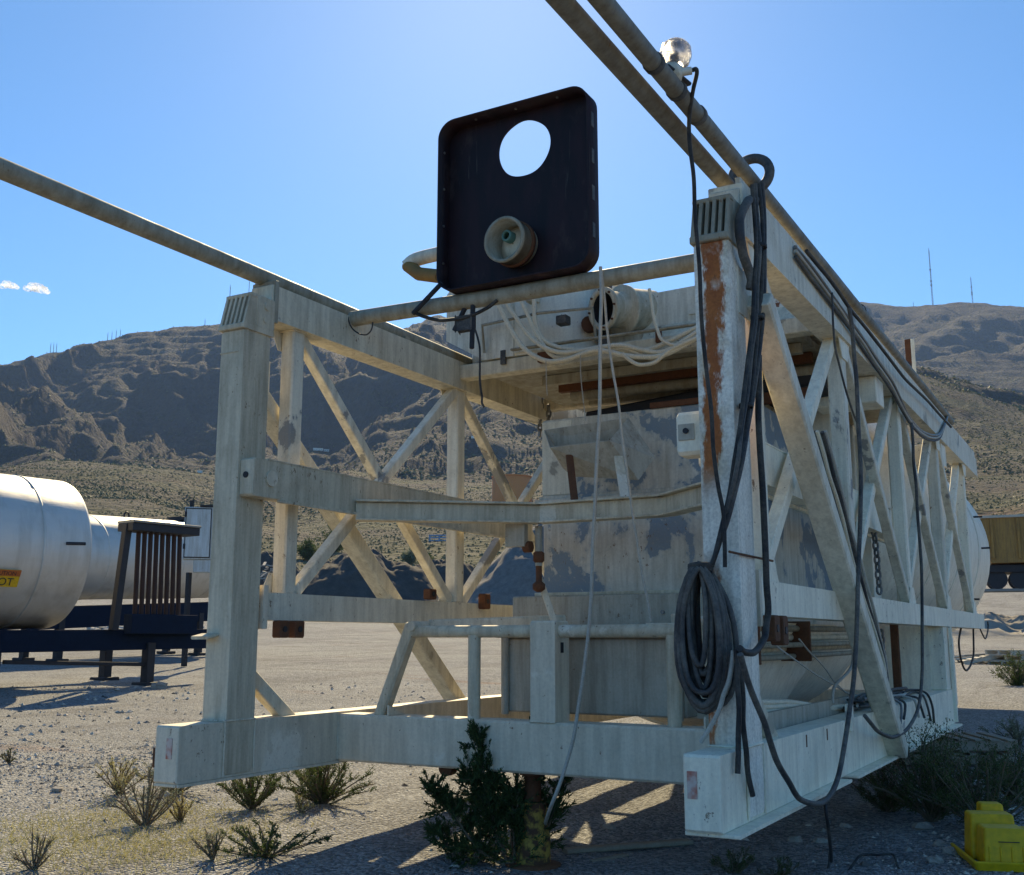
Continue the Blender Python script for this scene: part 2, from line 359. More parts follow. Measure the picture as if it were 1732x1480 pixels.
def terrain(az, r):
    """az in degrees (from +Y to -X), r in metres -> z"""
    x = -r * np.sin(np.radians(az)); y = r * np.cos(np.radians(az))
    near = ground_z(x, y)
    lr = np.log(np.maximum(r, 1)); ctrl_r = [math.log(q[0]) for q in RINGS]; zs = []
    a_in = np.clip(az, min(AZC), max(AZC))
    fade = 1 - .75 * sstep(8, 70, np.abs(az - a_in))
    for rr, ys in RINGS:
        if ys is None: zs.append(np.full_like(r, .05 + .033 * (rr - 6))); continue
        tz = [CAMZ + rr * azel(c, yy)[1] for c, yy in zip(COLS, ys)]
        zs.append(np.interp(-a_in, [-q for q in AZC], tz) * fade)
    out = np.zeros_like(r)
    for i in range(len(RINGS) - 1):
        t = (lr - ctrl_r[i]) / (ctrl_r[i + 1] - ctrl_r[i]); m = (t >= 0) & (t < 1)
        tt = t * (1 - .35) + .35 * (t * t * (3 - 2 * t))
        # interpolate the slope angle, i.e. z / r, so that flats stay flat
        ra, rb = RINGS[i][0], RINGS[i + 1][0]
        v = r * ((zs[i] / ra) * (1 - tt) + (zs[i + 1] / rb) * tt)
        out = np.where(m, v, out)
    out = np.where(lr >= ctrl_r[-1], zs[-1], out)
    out = np.where(r <= 72, near, out)
    # relief: spurs and gullies running down towards the plain
    azr = np.radians(az)
    wx = fbm(x / 420, y / 420, 4); wy = fbm(x / 420 + 40, y / 420 + 9, 4)
    gul = ridged(azr * 7 + wx * .9, lr * 1.5 + wy * .5, 4, .42)
    gul2 = ridged(x / 240 + wy * .8, y / 240 + wx * .8, 6, .45)
    small = fbm(x / 38, y / 38, 5, .55)
    A = np.interp(r, [72, 135, 250, 500, 1000, 1300, 1850, 2350, 2700, 3100, 3800, 5200], [0, .4, 2.5, 5, 12, 40, 165, 95, 9, 90, 12, 60])
    B = np.interp(r, [72, 135, 250, 500, 1000, 1300, 1850, 2700, 3800, 5200], [0, .8, 3.5, 6, 9, 14, 22, 7, 8, 30])
    S = np.interp(r, [72, 200, 500, 1000, 2000, 4000], [.15, 1.0, 1.8, 2.4, 3, 4])
    zz_ = out + A * (gul - .25) + B * (gul2 - .3)
    ter = np.interp(r, [1000, 1400, 2500, 3900], [0, 1, 1, .6]) * 2.6 * np.sin(zz_ / 4.6 + 3 * wx)
    return zz_ + ter + S * small
    return out + A * (gul - .25) + B * (gul2 - .3) + S * small
azs = np.concatenate([np.arange(-14, 72, .105), np.arange(72, 346, 3.0)])
def sheet(name, rs, mat, smooth):
    rs = np.asarray(rs, float); A_, R_ = np.meshgrid(azs, rs); Z = terrain(A_, R_)
    X = -R_ * np.sin(np.radians(A_)); Y = R_ * np.cos(np.radians(A_)); n = len(azs); k = len(rs)
    V = np.stack([X, Y, Z], -1).reshape(-1, 3); I = np.arange(n * k).reshape(k, n); J = np.roll(I, -1, 1)
    F = np.stack([I[:-1], I[1:], J[1:], J[:-1]], -1).reshape(-1, 4)
    o = bulk(name, V, F, mat, 'structure', smooth=smooth); return o
def m_ground():
    t = NT('gravel_yard'); v = t.coord()
    big = t.noise(.22, 5, .6); mid = t.noise(1.1, 6, .62); fine = t.noise(9, 6, .7)
    vo = t.voro(42, out='Color'); vd = t.voro(42); vo2 = t.voro(95, out='Color')
    sep = t.n('ShaderNodeSeparateColor'); t.l(vo, sep.inputs[0]); sep2 = t.n('ShaderNodeSeparateColor'); t.l(vo2, sep2.inputs[0])
    base = t.mix(t.ramp(mid, [(.3, 0), (.7, 1)]), (.21, .212, .213), (.345, .345, .338))
    base = t.mix(t.ramp(big, [(.42, 0), (.62, .8)]), base, (.37, .37, .355))
    base = t.mix(t.ramp(t.noise(.8, 5, .6, t.map((.25, 1.6, 1), (3, 1, 0))), [(.58, 0), (.68, .55)]), base, (.20, .165, .15))
    base = t.mix(t.ramp(t.noise(.5, 4, .6, t.map((.3, 1.2, 1), (9, 4, 0))), [(.62, 0), (.7, .5)]), base, (.30, .185, .14))
    rut = t.noise(.9, 5, .6, t.map((1.5, .18, 1), (2, 7, 0))); base = t.mix(t.ramp(rut, [(.55, 0), (.64, .45)]), base, (.20, .19, .18))
    base = t.mix(t.ramp(t.noise(.7, 6, .65, t.map((1, 1, 1), (31, 8, 0))), [(.63, 0), (.70, .5)]), base, (.14, .135, .13))
    st = t.ramp(sep.outputs[0], [(0, .45), (.5, .92), (1, 1.5)]); base = t.mix(.9, base, st, 'MULTIPLY')
    base = t.mix(.6, base, t.ramp(sep2.outputs[1], [(0, .7), (1, 1.3)]), 'MULTIPLY')
    h = t.math('ADD', t.math('MULTIPLY', vd, -1.0), t.math('MULTIPLY', fine, .8))
    t.bump(h, .9, .045); return t.fin(base, .92, 0, .2)
def m_hill(name, far):
    t = NT(name); v = t.map((1, 1, 1))
    g = t.n('ShaderNodeNewGeometry'); sn = t.n('ShaderNodeSeparateXYZ'); t.l(g.outputs['Normal'], sn.inputs[0]); sp = t.n('ShaderNodeSeparateXYZ'); t.l(g.outputs['Position'], sp.inputs[0])
    big = t.noise(.004, 6, .6); mid = t.noise(.02, 7, .62); fin_ = t.noise(.15, 7, .7)
    soil = t.mix(t.ramp(mid, [(.35, 0), (.65, 1)]), (.075, .073, .074), (.135, .128, .117))
    soil = t.mix(t.ramp(big, [(.45, 0), (.6, .8)]), soil, (.075, .062, .060))
    if not far:
        soil = t.mix(.72, soil, t.mix(t.noise(.05, 6, .65), (.072, .080, .045), (.130, .132, .078)))
        soil = t.mix(t.ramp(t.noise(.011, 5, .6, t.map((1, 1, 5))), [(.5, 0), (.62, .75)]), soil, (.215, .185, .145))
        soil = t.mix(t.ramp(t.noise(.016, 5, .55, t.map((1, 1, 4), (50, 9, 0))), [(.56, 0), (.66, .7)]), soil, (.125, .078, .066))
    vb = t.voro(.30 if not far else .13, t.map((1, 1, .3))); thr = t.math('ADD', vb, t.math('MULTIPLY', t.math('SUBTRACT', mid, .5), 1.0))
    scrub = t.ramp(thr, [(.34, 1), (.50, 0)])
    dens = t.ramp(t.noise(.006, 4, .6), [(.35, .45), (.6, 1)])
    c = t.mix(t.math('MULTIPLY', scrub, dens), soil, t.mix(fin_, (.040, .046, .026), (.075, .082, .045)))
    c = t.mix(t.ramp(fin_, [(.45, 0), (.7, .5)]), c, (.115, .115, .078))
    # banded rock ledges and crags
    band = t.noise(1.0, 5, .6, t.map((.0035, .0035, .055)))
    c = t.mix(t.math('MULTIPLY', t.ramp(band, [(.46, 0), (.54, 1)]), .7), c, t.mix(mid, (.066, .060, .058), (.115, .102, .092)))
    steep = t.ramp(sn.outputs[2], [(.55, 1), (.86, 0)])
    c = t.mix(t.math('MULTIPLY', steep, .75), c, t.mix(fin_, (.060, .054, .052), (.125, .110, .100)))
    h = t.math('ADD', t.math('MULTIPLY', thr, -1), t.math('MULTIPLY', fin_, 1.6))
    t.bump(h, .9, 2.2 if not far else 7.0); return t.fin(c, .95, 0, .1)
r_near = np.concatenate([[.3], np.linspace(1, 20, 70), np.geomspace(20.6, 135, 60)])
sheet('ground', r_near, m_ground(), True)
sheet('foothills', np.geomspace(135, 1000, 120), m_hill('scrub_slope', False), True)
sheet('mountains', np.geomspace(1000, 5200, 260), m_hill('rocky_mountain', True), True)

# pebbles lying on the yard near the camera
def pebbles(n, rmin, rmax, s0, s1, a0, a1, power=1.0):
    r = rmin + (rmax - rmin) * RNG.random(n) ** power; a = np.radians(RNG.uniform(a0, a1, n)); x = -r * np.sin(a); y = r * np.cos(a)
    s = s0 * (s1 / s0) ** (RNG.random(n) ** 2.2); z = ground_z(x, y) + s * .15
    base = np.array([[1, 0, 0], [0, 1, 0], [-1, 0, 0], [0, -1, 0], [0, 0, .7], [0, 0, -.7]], float)
    ang = RNG.uniform(0, 6.28, n); ca, sa = np.cos(ang), np.sin(ang); jit = RNG.uniform(.6, 1.25, (n, 6, 3))
    P = base[None] * jit; P[:, :, 0] *= RNG.uniform(.7, 1.5, n)[:, None]
    P[:, :, :2] += RNG.uniform(-.25, .25, (n, 6, 2))
    X = P[:, :, 0] * ca[:, None] - P[:, :, 1] * sa[:, None]; Y = P[:, :, 0] * sa[:, None] + P[:, :, 1] * ca[:, None]
    V = np.stack([X, Y, P[:, :, 2]], -1) * s[:, None, None] + np.stack([x, y, z], -1)[:, None, :]
    f = np.array([[0, 1, 4], [1, 2, 4], [2, 3, 4], [3, 0, 4], [1, 0, 5], [2, 1, 5], [3, 2, 5], [0, 3, 5]])
    F = (f[None] + (np.arange(n) * 6)[:, None, None]).reshape(-1, 3); return V.reshape(-1, 3), F
def m_peb():
    t = NT('loose_gravel'); g = t.n('ShaderNodeNewGeometry')
    c = t.ramp(g.outputs['Random Per Island'], [(0, (.10, .09, .085)), (.3, (.26, .24, .21)), (.6, (.40, .37, .32)), (.85, (.62, .57, .49)), (1, (.32, .24, .20))])
    return t.fin(c, .9, 0, .2)
Vp, Fp = pebbles(66000, 4.5, 15, .008, .023, -4, 62, 1.0)
Vq, Fq = pebbles(6500, 5, 24, .014, .05, -4, 62, .9)
bulk('gravel', np.concatenate([Vp, Vq]), np.concatenate([Fp, Fq + len(Vp)]), m_peb(), 'stuff')['label'] = 'loose grey and tan gravel strewn over the yard'
bpy.data.objects['gravel']['category'] = 'gravel'

# desert scrub covering the slopes: far too many to count, each a small ragged clump
def scrub(n, r0, r1, s0, s1, keep):
    r = np.sqrt(RNG.uniform(r0 * r0, r1 * r1, n)) if r1 < 900 else r0 * (r1 / r0) ** RNG.random(n); az = RNG.uniform(-3, 60, n); x = -r * np.sin(np.radians(az)); y = r * np.cos(np.radians(az))
    k = fbm(x / 90, y / 90, 4) + RNG.normal(0, .25, n) > keep; r, az, x, y = r[k], az[k], x[k], y[k]; n = len(r)
    s = s0 * (s1 / s0) ** (RNG.random(n) ** 1.5); z = terrain(az, r) + s * .25
    base = np.array([[1, 0, 0], [0, 1, 0], [-1, 0, 0], [0, -1, 0], [0, 0, .9], [.5, .5, .55], [-.5, -.4, .6]], float)
    P = base[None] * RNG.uniform(.6, 1.3, (n, 7, 3)); a = RNG.uniform(0, 6.28, n); ca, sa = np.cos(a)[:, None], np.sin(a)[:, None]
    V = np.stack([P[:, :, 0] * ca - P[:, :, 1] * sa, P[:, :, 0] * sa + P[:, :, 1] * ca, P[:, :, 2]], -1) * s[:, None, None] + np.stack([x, y, z], -1)[:, None, :]
    f = np.array([[0, 5, 4], [5, 1, 4], [0, 1, 5], [1, 2, 4], [2, 6, 4], [6, 3, 4], [2, 3, 6], [3, 0, 4]])
    return V.reshape(-1, 3), (f[None] + (np.arange(n) * 7)[:, None, None]).reshape(-1, 3)
sa_ = [scrub(36000, 150, 620, .18, .62, -.2), scrub(46000, 500, 1100, .32, .95, -.3), scrub(46000, 1000, 3600, .9, 2.6, -.1)]; off_ = 0; Vs, Fs = [], []
for v_, f_ in sa_: Vs.append(v_); Fs.append(f_ + off_); off_ += len(v_)
o = bulk('scrub', np.concatenate(Vs), np.concatenate(Fs), leafmat('desert_scrub', (.085, .10, .052), (.165, .175, .10)), 'stuff'); o['label'] = 'olive desert scrub dotted over the slopes below the ridge'; o['category'] = 'scrub'
# ------------------------------------------------------------------ the mobile silo plant
XL0, XL1, XR0, XR1 = -5.40, -5.20, -1.90, -1.72; CX = -3.555
plant = thing('mobile_silo_plant', (-3.55, 5.0, 0.7), 'large cream steel silo plant with open truss sides filling the middle of the yard', 'silo plant')
def part(name, mat, mb, parent=plant, **k): return mb.build(name, M[mat] if isinstance(mat, str) else mat, parent, **k)
VY = [6.03, 8.32, 10.65, 13.0, 15.3]
for side, (x0, x1) in (('l', (XL0, XL1)), ('r', (XR0, XR1))):
    L = side == 'l'; xm = (x0 + x1) / 2; s = -1 if L else 1     # s points outwards
    xo = x0 if L else x1; xi = x1 if L else x0
    pm = 'grey' if L else 'white'
    sill = part('sill_beam', pm, MB().box((x0, 5.0, .71), (x1, 12.65, 1.06), .012))
    fl = MB()
    if L: fl.box((x0 - .002, 5.01, .690), (x1 + .01, 12.6, .708), .004)
    else:
        fl.box((x0 - .01, 5.03, .690), (x1 + .075, 7.35, .708), .004); fl.box((x0 - .01, 7.55, .690), (x1 + .075, 12.6, .708), .004)
    part('bottom_flange', pm, fl, sill)
    # faded reflective sticker on the sill end
    st = NT('faded_reflector_sticker'); n_ = st.noise(20, 5); stm = st.fin(st.mix(st.ramp(n_, [(.4, 0), (.65, 1)]), (.62, .50, .44), (.55, .16, .11)), .5)
    xs = xm + (.03 if L else -.045)
    part('reflector', stm, MB().box((xs - .024, 4.994, .86), (xs + .024, 5.001, .985), .001), sill)
    e = MB(); e.box((x0 + .01, 4.99, .74), (x0 + .018, 5.001, .742), .0005)
    if L:
        part('lug', 'rusty', MB().box((x0 - .035, 5.02, .80), (x0, 5.05, .92), .004), sill)
    else:
        for yy in (6.55, 7.05): part('slot', 'rusty', MB().box((x1 - .01, yy, .97), (x1 + .003, yy + .018, 1.04), .001), sill)
        part('lug', 'white', MB().box((x1 - .01, 7.62, .98), (x1 + .03, 7.70, 1.16), .006), sill)
    # front post with its slotted cap
    post = part('front_post', 'grey2' if L else 'post_r', MB().box((x0 - .006, 5.40, .716), (x1 + .006, 5.665, 3.74), .022))
    cap = MB(); y0, y1, z0, z1 = 5.375, 5.69, 3.74, 4.0; a, b = x0 - .02, x1 + .02
    cap.box((a, y0, 3.725), (b, y1, 3.765), .006)
    cap.box((a, 5.50, z0 + .02), (b, y1, z1), .012)                                # rear block
    cp = part('vent_cap', 'grey2' if L else 'pipe', cap, post)
    lou = MB()
    for k in range(6):
        xx = a + .014 + (b - a - .028) * k / 5
        lou.add([(xx - .010, y0 + .01, 3.765), (xx + .010, y0 + .01, 3.765), (xx + .010, 5.52, 3.765), (xx - .010, 5.52, 3.765),
                 (xx - .010, y0 + .065, 3.985), (xx + .010, y0 + .065, 3.985), (xx + .010, 5.52, 3.985), (xx - .010, 5.52, 3.985)],
                [(0, 1, 5, 4), (1, 2, 6, 5), (2, 3, 7, 6), (3, 0, 4, 7), (4, 5, 6, 7), (3, 2, 1, 0)])
    lou.box((a, y0 + .062, 3.972), (b, 5.51, 3.999), .006)
    part('louvre', 'grey2' if L else 'pipe', lou, post)
    if L:
        part('pin', 'grey2', MB().cyl((x1 + .02, 5.60, 3.93), (x1 + .032, 5.60, 3.93), .028, n=16), post)
        part('pin', 'grey2', MB().cyl((x1 + .02, 5.59, 3.83), (x1 + .030, 5.59, 3.83), .024, n=16), post)
        part('weld_band', 'grey2', MB().box((x0 - .010, 5.394, 3.56), (x1 - .04, 5.42, 3.572), .003), post)
        part('step_plate', 'rail', MB().beam((x0 + .03, 5.40, 1.62), (x0 + .03, 5.30, 1.60), .16, .022), post)
    # chords
    ch = part('top_chord', 'cream3' if L else 'cream', MB().box((x0, 5.668, 3.865), (x1, 16.6, 4.125), .010))
    part('chord_lip', 'cream3' if L else 'cream', MB().box((xo - (0 if L else .03), 5.70, 4.125), (xo + (.03 if L else 0), 16.4, 4.20), .004), ch)
    part('end_plate', 'pipe' if L else 'white', MB().box((x0 - .008, 5.69, 3.84), (x1 + .012, 5.73, 4.16), .004), ch)
    mc = part('mid_chord', 'white' if not L else 'cream', MB().box((x0, 5.72, 1.72), (x1, 16.05, 1.91), .010))
    part('end_plate', 'grey', MB().box((x0 - .012, 5.70, 1.66), (x1 + .014, 5.745, 1.96), .004), mc)
    for yy, zz, dz in ((5.86, 1.60, .12), (6.02, 1.60, .12), (7.72, 1.92, .09), (8.62, 1.86, .14)) if L else ((5.80, 1.58, .14), (5.96, 1.56, .16)):
        lg = MB(); lg.beam((x1 + .0, yy, zz + dz / 2), (x1 + .075, yy, zz + dz / 2), .10, dz, ch=.01)
        lgo = part('stacking_lug', 'rusty', lg, mc)
        part('lug_hole', 'dark', MB().cyl((x1 + .07, yy, zz + dz / 2), (x1 + .079, yy, zz + dz / 2), .022, n=12), mc)
    # weld beads
    wb_ = MB(); rw = random.Random(1 + L)
    def bead(pts_):
        P_ = [];
        for a__, b__ in zip(pts_[:-1], pts_[1:]):
            a__ = Vector(a__); b__ = Vector(b__); n__ = max(2, int((b__ - a__).length / .014))
            P_ += [a__.lerp(b__, i_ / n__) for i_ in range(n__)]
        P_.append(Vector(pts_[-1])); wb_.tube([q__ + Vector((rw.uniform(-.0015, .0015), rw.uniform(-.0015, .0015), rw.uniform(-.0015, .0015))) for q__ in P_], [.007 + rw.uniform(-.0015, .002) for _ in P_], 5)
    e_ = .008
    bead([(x0 - e_, 5.392, 1.066), (x1 + e_, 5.392, 1.066), (x1 + e_, 5.672, 1.066), (x0 - e_, 5.672, 1.066), (x0 - e_, 5.392, 1.066)])
    bead([(x1 + e_, 5.392, 1.06), (x1 + e_, 5.392, .72)]); bead([(x1 + e_, 5.672, 1.06), (x1 + e_, 5.672, .72)])
    for yy in VY:
        for zz in (1.915, 3.86): bead([(xm - .066, yy - .072, zz), (xm + .066, yy - .072, zz), (xm + .066, yy + .072, zz), (xm - .066, yy + .072, zz), (xm - .066, yy - .072, zz)])
    part('weld_bead', pm if L else 'white', wb_, kind='stuff')
    # verticals and crossed diagonals
    for i, yy in enumerate(VY):
        part('vertical_strut', 'cream2' if (i + L) % 2 else ('cream' if L else 'white'), MB().beam((xm, yy, 1.91), (xm, yy, 3.865), .12, .135, (0, 1, 0), .012))
        for zz in (1.91, 3.865):
            up_ = 1 if zz < 2 else -1; g0 = MB(); xg = xm + s * .062
            g0.add([(xg + dx_, yy + dy_, zz + up_ * dz_) for dx_ in (0, s * .008) for dy_, dz_ in ((-.17, .002), (.17, .002), (.09, .15), (-.09, .15))], [(0, 1, 2, 3), (7, 6, 5, 4), (0, 4, 5, 1), (1, 5, 6, 2), (2, 6, 7, 3), (3, 7, 4, 0)])
            part('node_gusset', 'white' if not L else 'cream', g0)
        if i < 4:
            y2 = VY[i + 1]
            part('diagonal_brace', 'cream2', MB().beam((xm + s * .022, yy + .075, 3.862), (xm + s * .022, y2 - .06, 1.912), .085, .085, (1, 0, 0), .008))
            part('diagonal_brace', 'cream2' if L else 'white', MB().beam((xm - s * .022, y2 - .075, 3.862), (xm - s * .022, yy + .06, 1.912), .085, .085, (1, 0, 0), .008))
    # long outer brace from the post head down to the sill, and the short knee
    xb = xo + s * .062
    br = part('long_brace', 'cream' if not L else 'cream3', MB().beam((xb, 5.72, 3.46), (xb, 8.98, .735), .115, .16, (1, 0, 0), .012))
    part('gusset', 'cream', MB().box((xo - (.004 if L else -.0), 5.55, 3.35), (xo + (0 if L else .012), 5.90, 3.62), .002), br)
    part('knee_brace', 'cream3', MB().beam((xm, 5.60, 1.42), (xm, 6.14, 1.02), .10, .085, (1, 0, 0), .008))
    # inner longitudinal beam at mid height
    xa, xbm = (XL1 + .004, XL1 + .125) if L else (XR0 - .125, XR0 - .004)
    yb0, yb1 = (5.42, 9.40) if L else (5.70, 11.4)
    ib = part('inner_side_beam', 'grey2' if L else 'white', MB().box((xa, yb0, 2.545), (xbm, yb1, 2.805), .014))
    xf = xbm if L else xa
    part('seam_lip', 'grey2' if L else 'white', MB().box((min(xf, xf - s * .03), yb0 + .25, 2.520), (max(xf, xf - s * .03), yb1, 2.540), .003), ib)
    part('seam_lip', 'grey2' if L else 'white', MB().box((min(xa, xbm) - .004, yb0 + .15, 2.805), (max(xa, xbm) + .004, yb1, 2.815), .002), ib)
    if L:
        part('boss', 'grey', MB().cyl((xbm, 5.60, 2.68), (xbm + .014, 5.60, 2.68), .055, n=20), ib)
        part('bolt_hole', 'dark', MB().cyl((xa + .06, 5.412, 2.69), (xa + .06, 5.425, 2.69), .022, n=12), ib)
    # rear leg
    rl = MB(); rl.box((x0 + .012, 12.33, 1.06), (x1 - .012, 12.64, 1.72), .01)
    part('rear_leg', 'white', rl)
    if not L:
        part('leg_plate', 'white', MB().box((x0 - .42, 12.30, 1.06), (x0 + .02, 12.325, 1.72), .003))
        part('leg_angle', 'white', MB().box((x1 - .002, 12.60, .72), (x1 + .03, 12.66, 1.72), .003))
# cross members
xb = part('cross_beam', 'grey', MB().box((XL1 + .002, 6.57, .706), (XR0 - .002, 6.80, 1.045), .016))
wbd = MB()
for x_ in (XL1 + .006, XR0 - .006): wbd.tube([(x_, 6.566, .72 + .02 * k) for k in range(17)], [.008 + .0015 * ((k * 7) % 3 - 1) for k in range(17)], 5)
for x_, y_, w_, d_ in ((-3.48, 6.68, .19, .215), ): wbd.tube([Vector(q__) for q__ in ((x_ - w_ / 2, 6.572, 1.047), (x_ - .05, 6.571, 1.048), (x_ + .04, 6.573, 1.047), (x_ + w_ / 2, 6.572, 1.047))], .008, 5)
part('weld_bead', 'grey', wbd, xb, kind='stuff')
for x_ in (-4.75, -2.35): part('gusset', 'grey', MB().add([(x_ + dx_, *q__) for dx_ in (0, .012) for q__ in ((6.566, 1.046), (6.566, 1.12), (6.78, 1.046))], [(0, 1, 2), (5, 4, 3), (0, 3, 4, 1), (1, 4, 5, 2), (2, 5, 3, 0)]), xb)
part('hanger_lug', 'rusty', MB().cyl((-4.28, 6.62, .70), (-4.28, 6.70, .70), .055, n=14), xb)
part('cross_beam', 'grey', MB().box((XL1 + .002, 12.2, .72), (XR0 - .002, 12.45, 1.04), .016))
part('top_cross_beam', 'cream3', MB().box((XL1 - .10, 8.22, 3.955), (XR0 + .1, 8.36, 4.085), .008))
tc = part('top_cross_beam', 'grey2', MB().box((XL1 - .15, 9.90, 3.965), (XR0 + .1, 10.02, 4.105), .008))
for yy, zz in ((9.55, 3.62), (13.35, 3.60)):
    part('hanging_box_beam', 'white', MB().box((XR0 - .40, yy, zz), (XR1 + .0 - .03, yy + .34, 3.858), .012))
part('rear_cross_beam', 'cream3', MB().box((XL1, 13.2, 3.70), (XR0 - .4, 13.4, 3.86), .01))
part('deck_beam', 'pipe', MB().box((-4.5, 9.25, 3.90), (XR0 - .05, 9.45, 3.985), .01))
# front barrier: rail pipe, posts, plate
part('rail_pipe', 'rail', MB().cyl((-4.62, 6.66, 1.645), (-2.40, 6.66, 1.645), .043, n=16))
for x_ in (-4.07, -2.575): part('rail_post', 'rail', MB().cyl((x_, 6.66, 1.03), (x_, 6.66, 1.62), .046, n=14))
for sx, x_ in ((-1, -4.60), (1, -2.42)):
    rs = part('raking_stay', 'rail', MB().beam((x_, 6.66, 1.70), (x_ + sx * .27, 6.66, 1.035), .085, .10, (0, 1, 0), .014))
    part('hinge_pin', 'grey', MB().cyl((x_ + .02, 6.60, 1.685), (x_ + .02, 6.86, 1.685), .036, n=14), rs)
    part('stay_arm', 'grey', MB().beam((x_ + .05, 6.80, 1.69), (x_ - sx * .62, 7.9, 1.74), .05, .085))
cpst = part('centre_post', 'grey', MB().box((-3.575, 6.575, 1.035), (-3.385, 6.79, 1.715), .012))
part('slot', 'dark', MB().box((-3.388, 6.66, 1.50), (-3.381, 6.70, 1.57), .002), cpst)
low = part('lower_tank', 'skirt', MB().box((-4.02, 6.98, 1.075), (-2.62, 8.0, 1.60), .012))
part('flange', 'skirt', MB().box((-4.06, 6.95, 1.60), (-2.58, 8.02, 1.62), .004), low)
for x_ in (-3.99, -2.66): part('corner_tube', 'skirt', MB().cyl((x_, 6.96, 1.06), (x_, 6.96, 1.60), .030, n=12), low)
# yoke of channel around the hopper mouth
yk = [(-5.07, 6.55), (-3.94, 7.42), (-2.90, 7.42), (-2.03, 6.62)]
for i, ((xa, ya), (xb_, yb)) in enumerate(zip(yk[:-1], yk[1:])):
    y_ = part('yoke_channel', ('grey2', 'rail', 'rail')[i], MB().beam((xa, ya, 2.555), (xb_, yb, 2.555), .05, .125, ch=.004))
    part('flange_strip', ('grey2', 'rail', 'rail')[i], MB().beam((xa, ya, 2.627), (xb_, yb, 2.627), .15, .016, ch=.003), y_)
    part('flange_strip', ('grey2', 'rail', 'rail')[i], MB().beam((xa, ya, 2.484), (xb_, yb, 2.484), .13, .016, ch=.003), y_)
part('valve_pipe', 'skirt', MB().cyl((-3.97, 7.45, 2.46), (-3.97, 7.45, 2.15), .03, n=10)); part('valve_body', 'rusty', MB().lathe((-3.97, 7.45, 1.95), (0, 0, 1), [(.02, 0), (.05, .02), (.05, .06), (.025, .08), (.025, .22), (.045, .24), (.045, .30), (.02, .32)], 12))
part('bracket', 'rusty', MB().cyl((-4.08, 7.42, 2.30), (-4.02, 7.42, 2.30), .045, n=12)); part('bracket', 'skirt', MB().box((-4.22, 7.36, 2.30), (-4.05, 7.42, 2.48), .004))
part('guard_strip', 'cream', MB().beam((-3.99, 7.5, 2.06), (-3.88, 7.6, 1.62), .012, .05, ch=.002))
# hopper
hop = part('hopper_body', 'hopper', MB().box((-4.44, 8.42, 1.97), (-2.52, 11.4, 3.52), .01))
part('flange', 'hopper', MB().box((-4.50, 8.37, 2.745), (-2.46, 11.42, 2.80), .006), hop)
part('flange', 'hopper', MB().box((-4.47, 8.395, 2.80), (-2.49, 11.41, 2.83), .004), hop)
part('flange', 'rail', MB().box((-4.50, 8.36, 1.955), (-2.46, 11.42, 1.985), .006), hop)
part('cream_panel', 'cream', MB().box((-4.443, 8.412, 2.84), (-4.15, 8.425, 3.50), .002), hop)
part('rusty_lip', 'rusty', MB().box((-3.40, 8.40, 3.52), (-2.54, 8.46, 3.57), .004), hop)
part('skirt', 'skirt', MB().box((-4.56, 8.08, 1.10), (-2.42, 8.62, 1.945), .01), hop)
for x_ in (-3.2, -2.75): part('bolt', 'steel', MB().cyl((x_, 8.08, 1.80), (x_, 8.062, 1.80), .016, n=10), hop)
hcone = MB()
def frus(mb, lo, hi):
    (x0, x1, y0, y1, z0), (u0, u1, v0, v1, z1) = lo, hi
    mb.add([(x0, y0, z0), (x1, y0, z0), (x1, y1, z0), (x0, y1, z0), (u0, v0, z1), (u1, v0, z1), (u1, v1, z1), (u0, v1, z1)],
           [(0, 1, 5, 4), (1, 2, 6, 5), (2, 3, 7, 6), (3, 0, 4, 7), (4, 5, 6, 7), (3, 2, 1, 0)])
bm_ = MB(); arc = np.linspace(math.pi, 2 * math.pi, 33)
bm_.loft([[(CX + rr_ * math.cos(a), yy, 1.93 + rr_ * .93 * math.sin(a)) for a in arc] for yy, rr_ in ((8.63, .50), (8.66, .93), (9.3, 1.14), (9.5, 1.19), (11.6, 1.19), (12.0, 1.05), (12.1, .3))], False, False, True, False)
belly = part('drum_belly', 'silo', bm_)
part('belly_rib', 'silo', MB().tube([(CX + 1.20 * math.cos(a), 9.52, 1.93 + 1.20 * .93 * math.sin(a)) for a in arc], .022, 8), belly)
hw_ = MB(); frus(hw_, (-2.9, -2.35, 7.2, 8.2, 1.06), (-2.9, -2.05, 7.0, 8.9, 1.70)); part('sloped_hopper_side', 'silo', hw_, belly)
part('upper_housing', 'silo', MB().box((-4.6, 11.42, 1.75), (-2.35, 12.4, 3.80), .02))
part('housing_rib', 'silo', MB().box((-2.36, 11.5, 1.8), (-2.25, 11.62, 3.7), .01)); part('housing_rib', 'silo', MB().box((-2.40, 9.9, 2.83), (-2.20, 10.02, 3.70), .01))
# the silo tank behind
tank = part('silo_tank', 'silo', MB().lathe((CX, 12.4, 3.0), (0, 1, 0), [(.9, 0), (1.45, .25), (1.58, .6), (1.60, 1.0), (1.60, 7.4), (1.56, 7.75), (1.40, 8.15), (1.05, 8.5), (.5, 8.7), (.02, 8.75)], 56))
for yy in (14.0, 16.1, 18.2): part('tank_band', 'silo', MB().lathe((CX, yy, 3.0), (0, 1, 0), [(1.598, 0), (1.612, .0), (1.612, .05), (1.598, .05)], 56), tank)
for zz in (2.2, 3.0, 3.5): part('tank_lug', 'dark', MB().cyl((CX + math.sqrt(2.56 - (zz - 3) ** 2) - .02, 18.6, zz), (CX + math.sqrt(2.56 - (zz - 3) ** 2) + .13, 18.6, zz), .015, n=8), tank)
part('lifting_eye', 'silo', MB().tube([Vector((CX + 1.40, 18.4 + .12 * math.cos(a), 3.88 + .12 * math.sin(a))) for a in np.linspace(0, 6.28, 17)], .018, 6), tank)
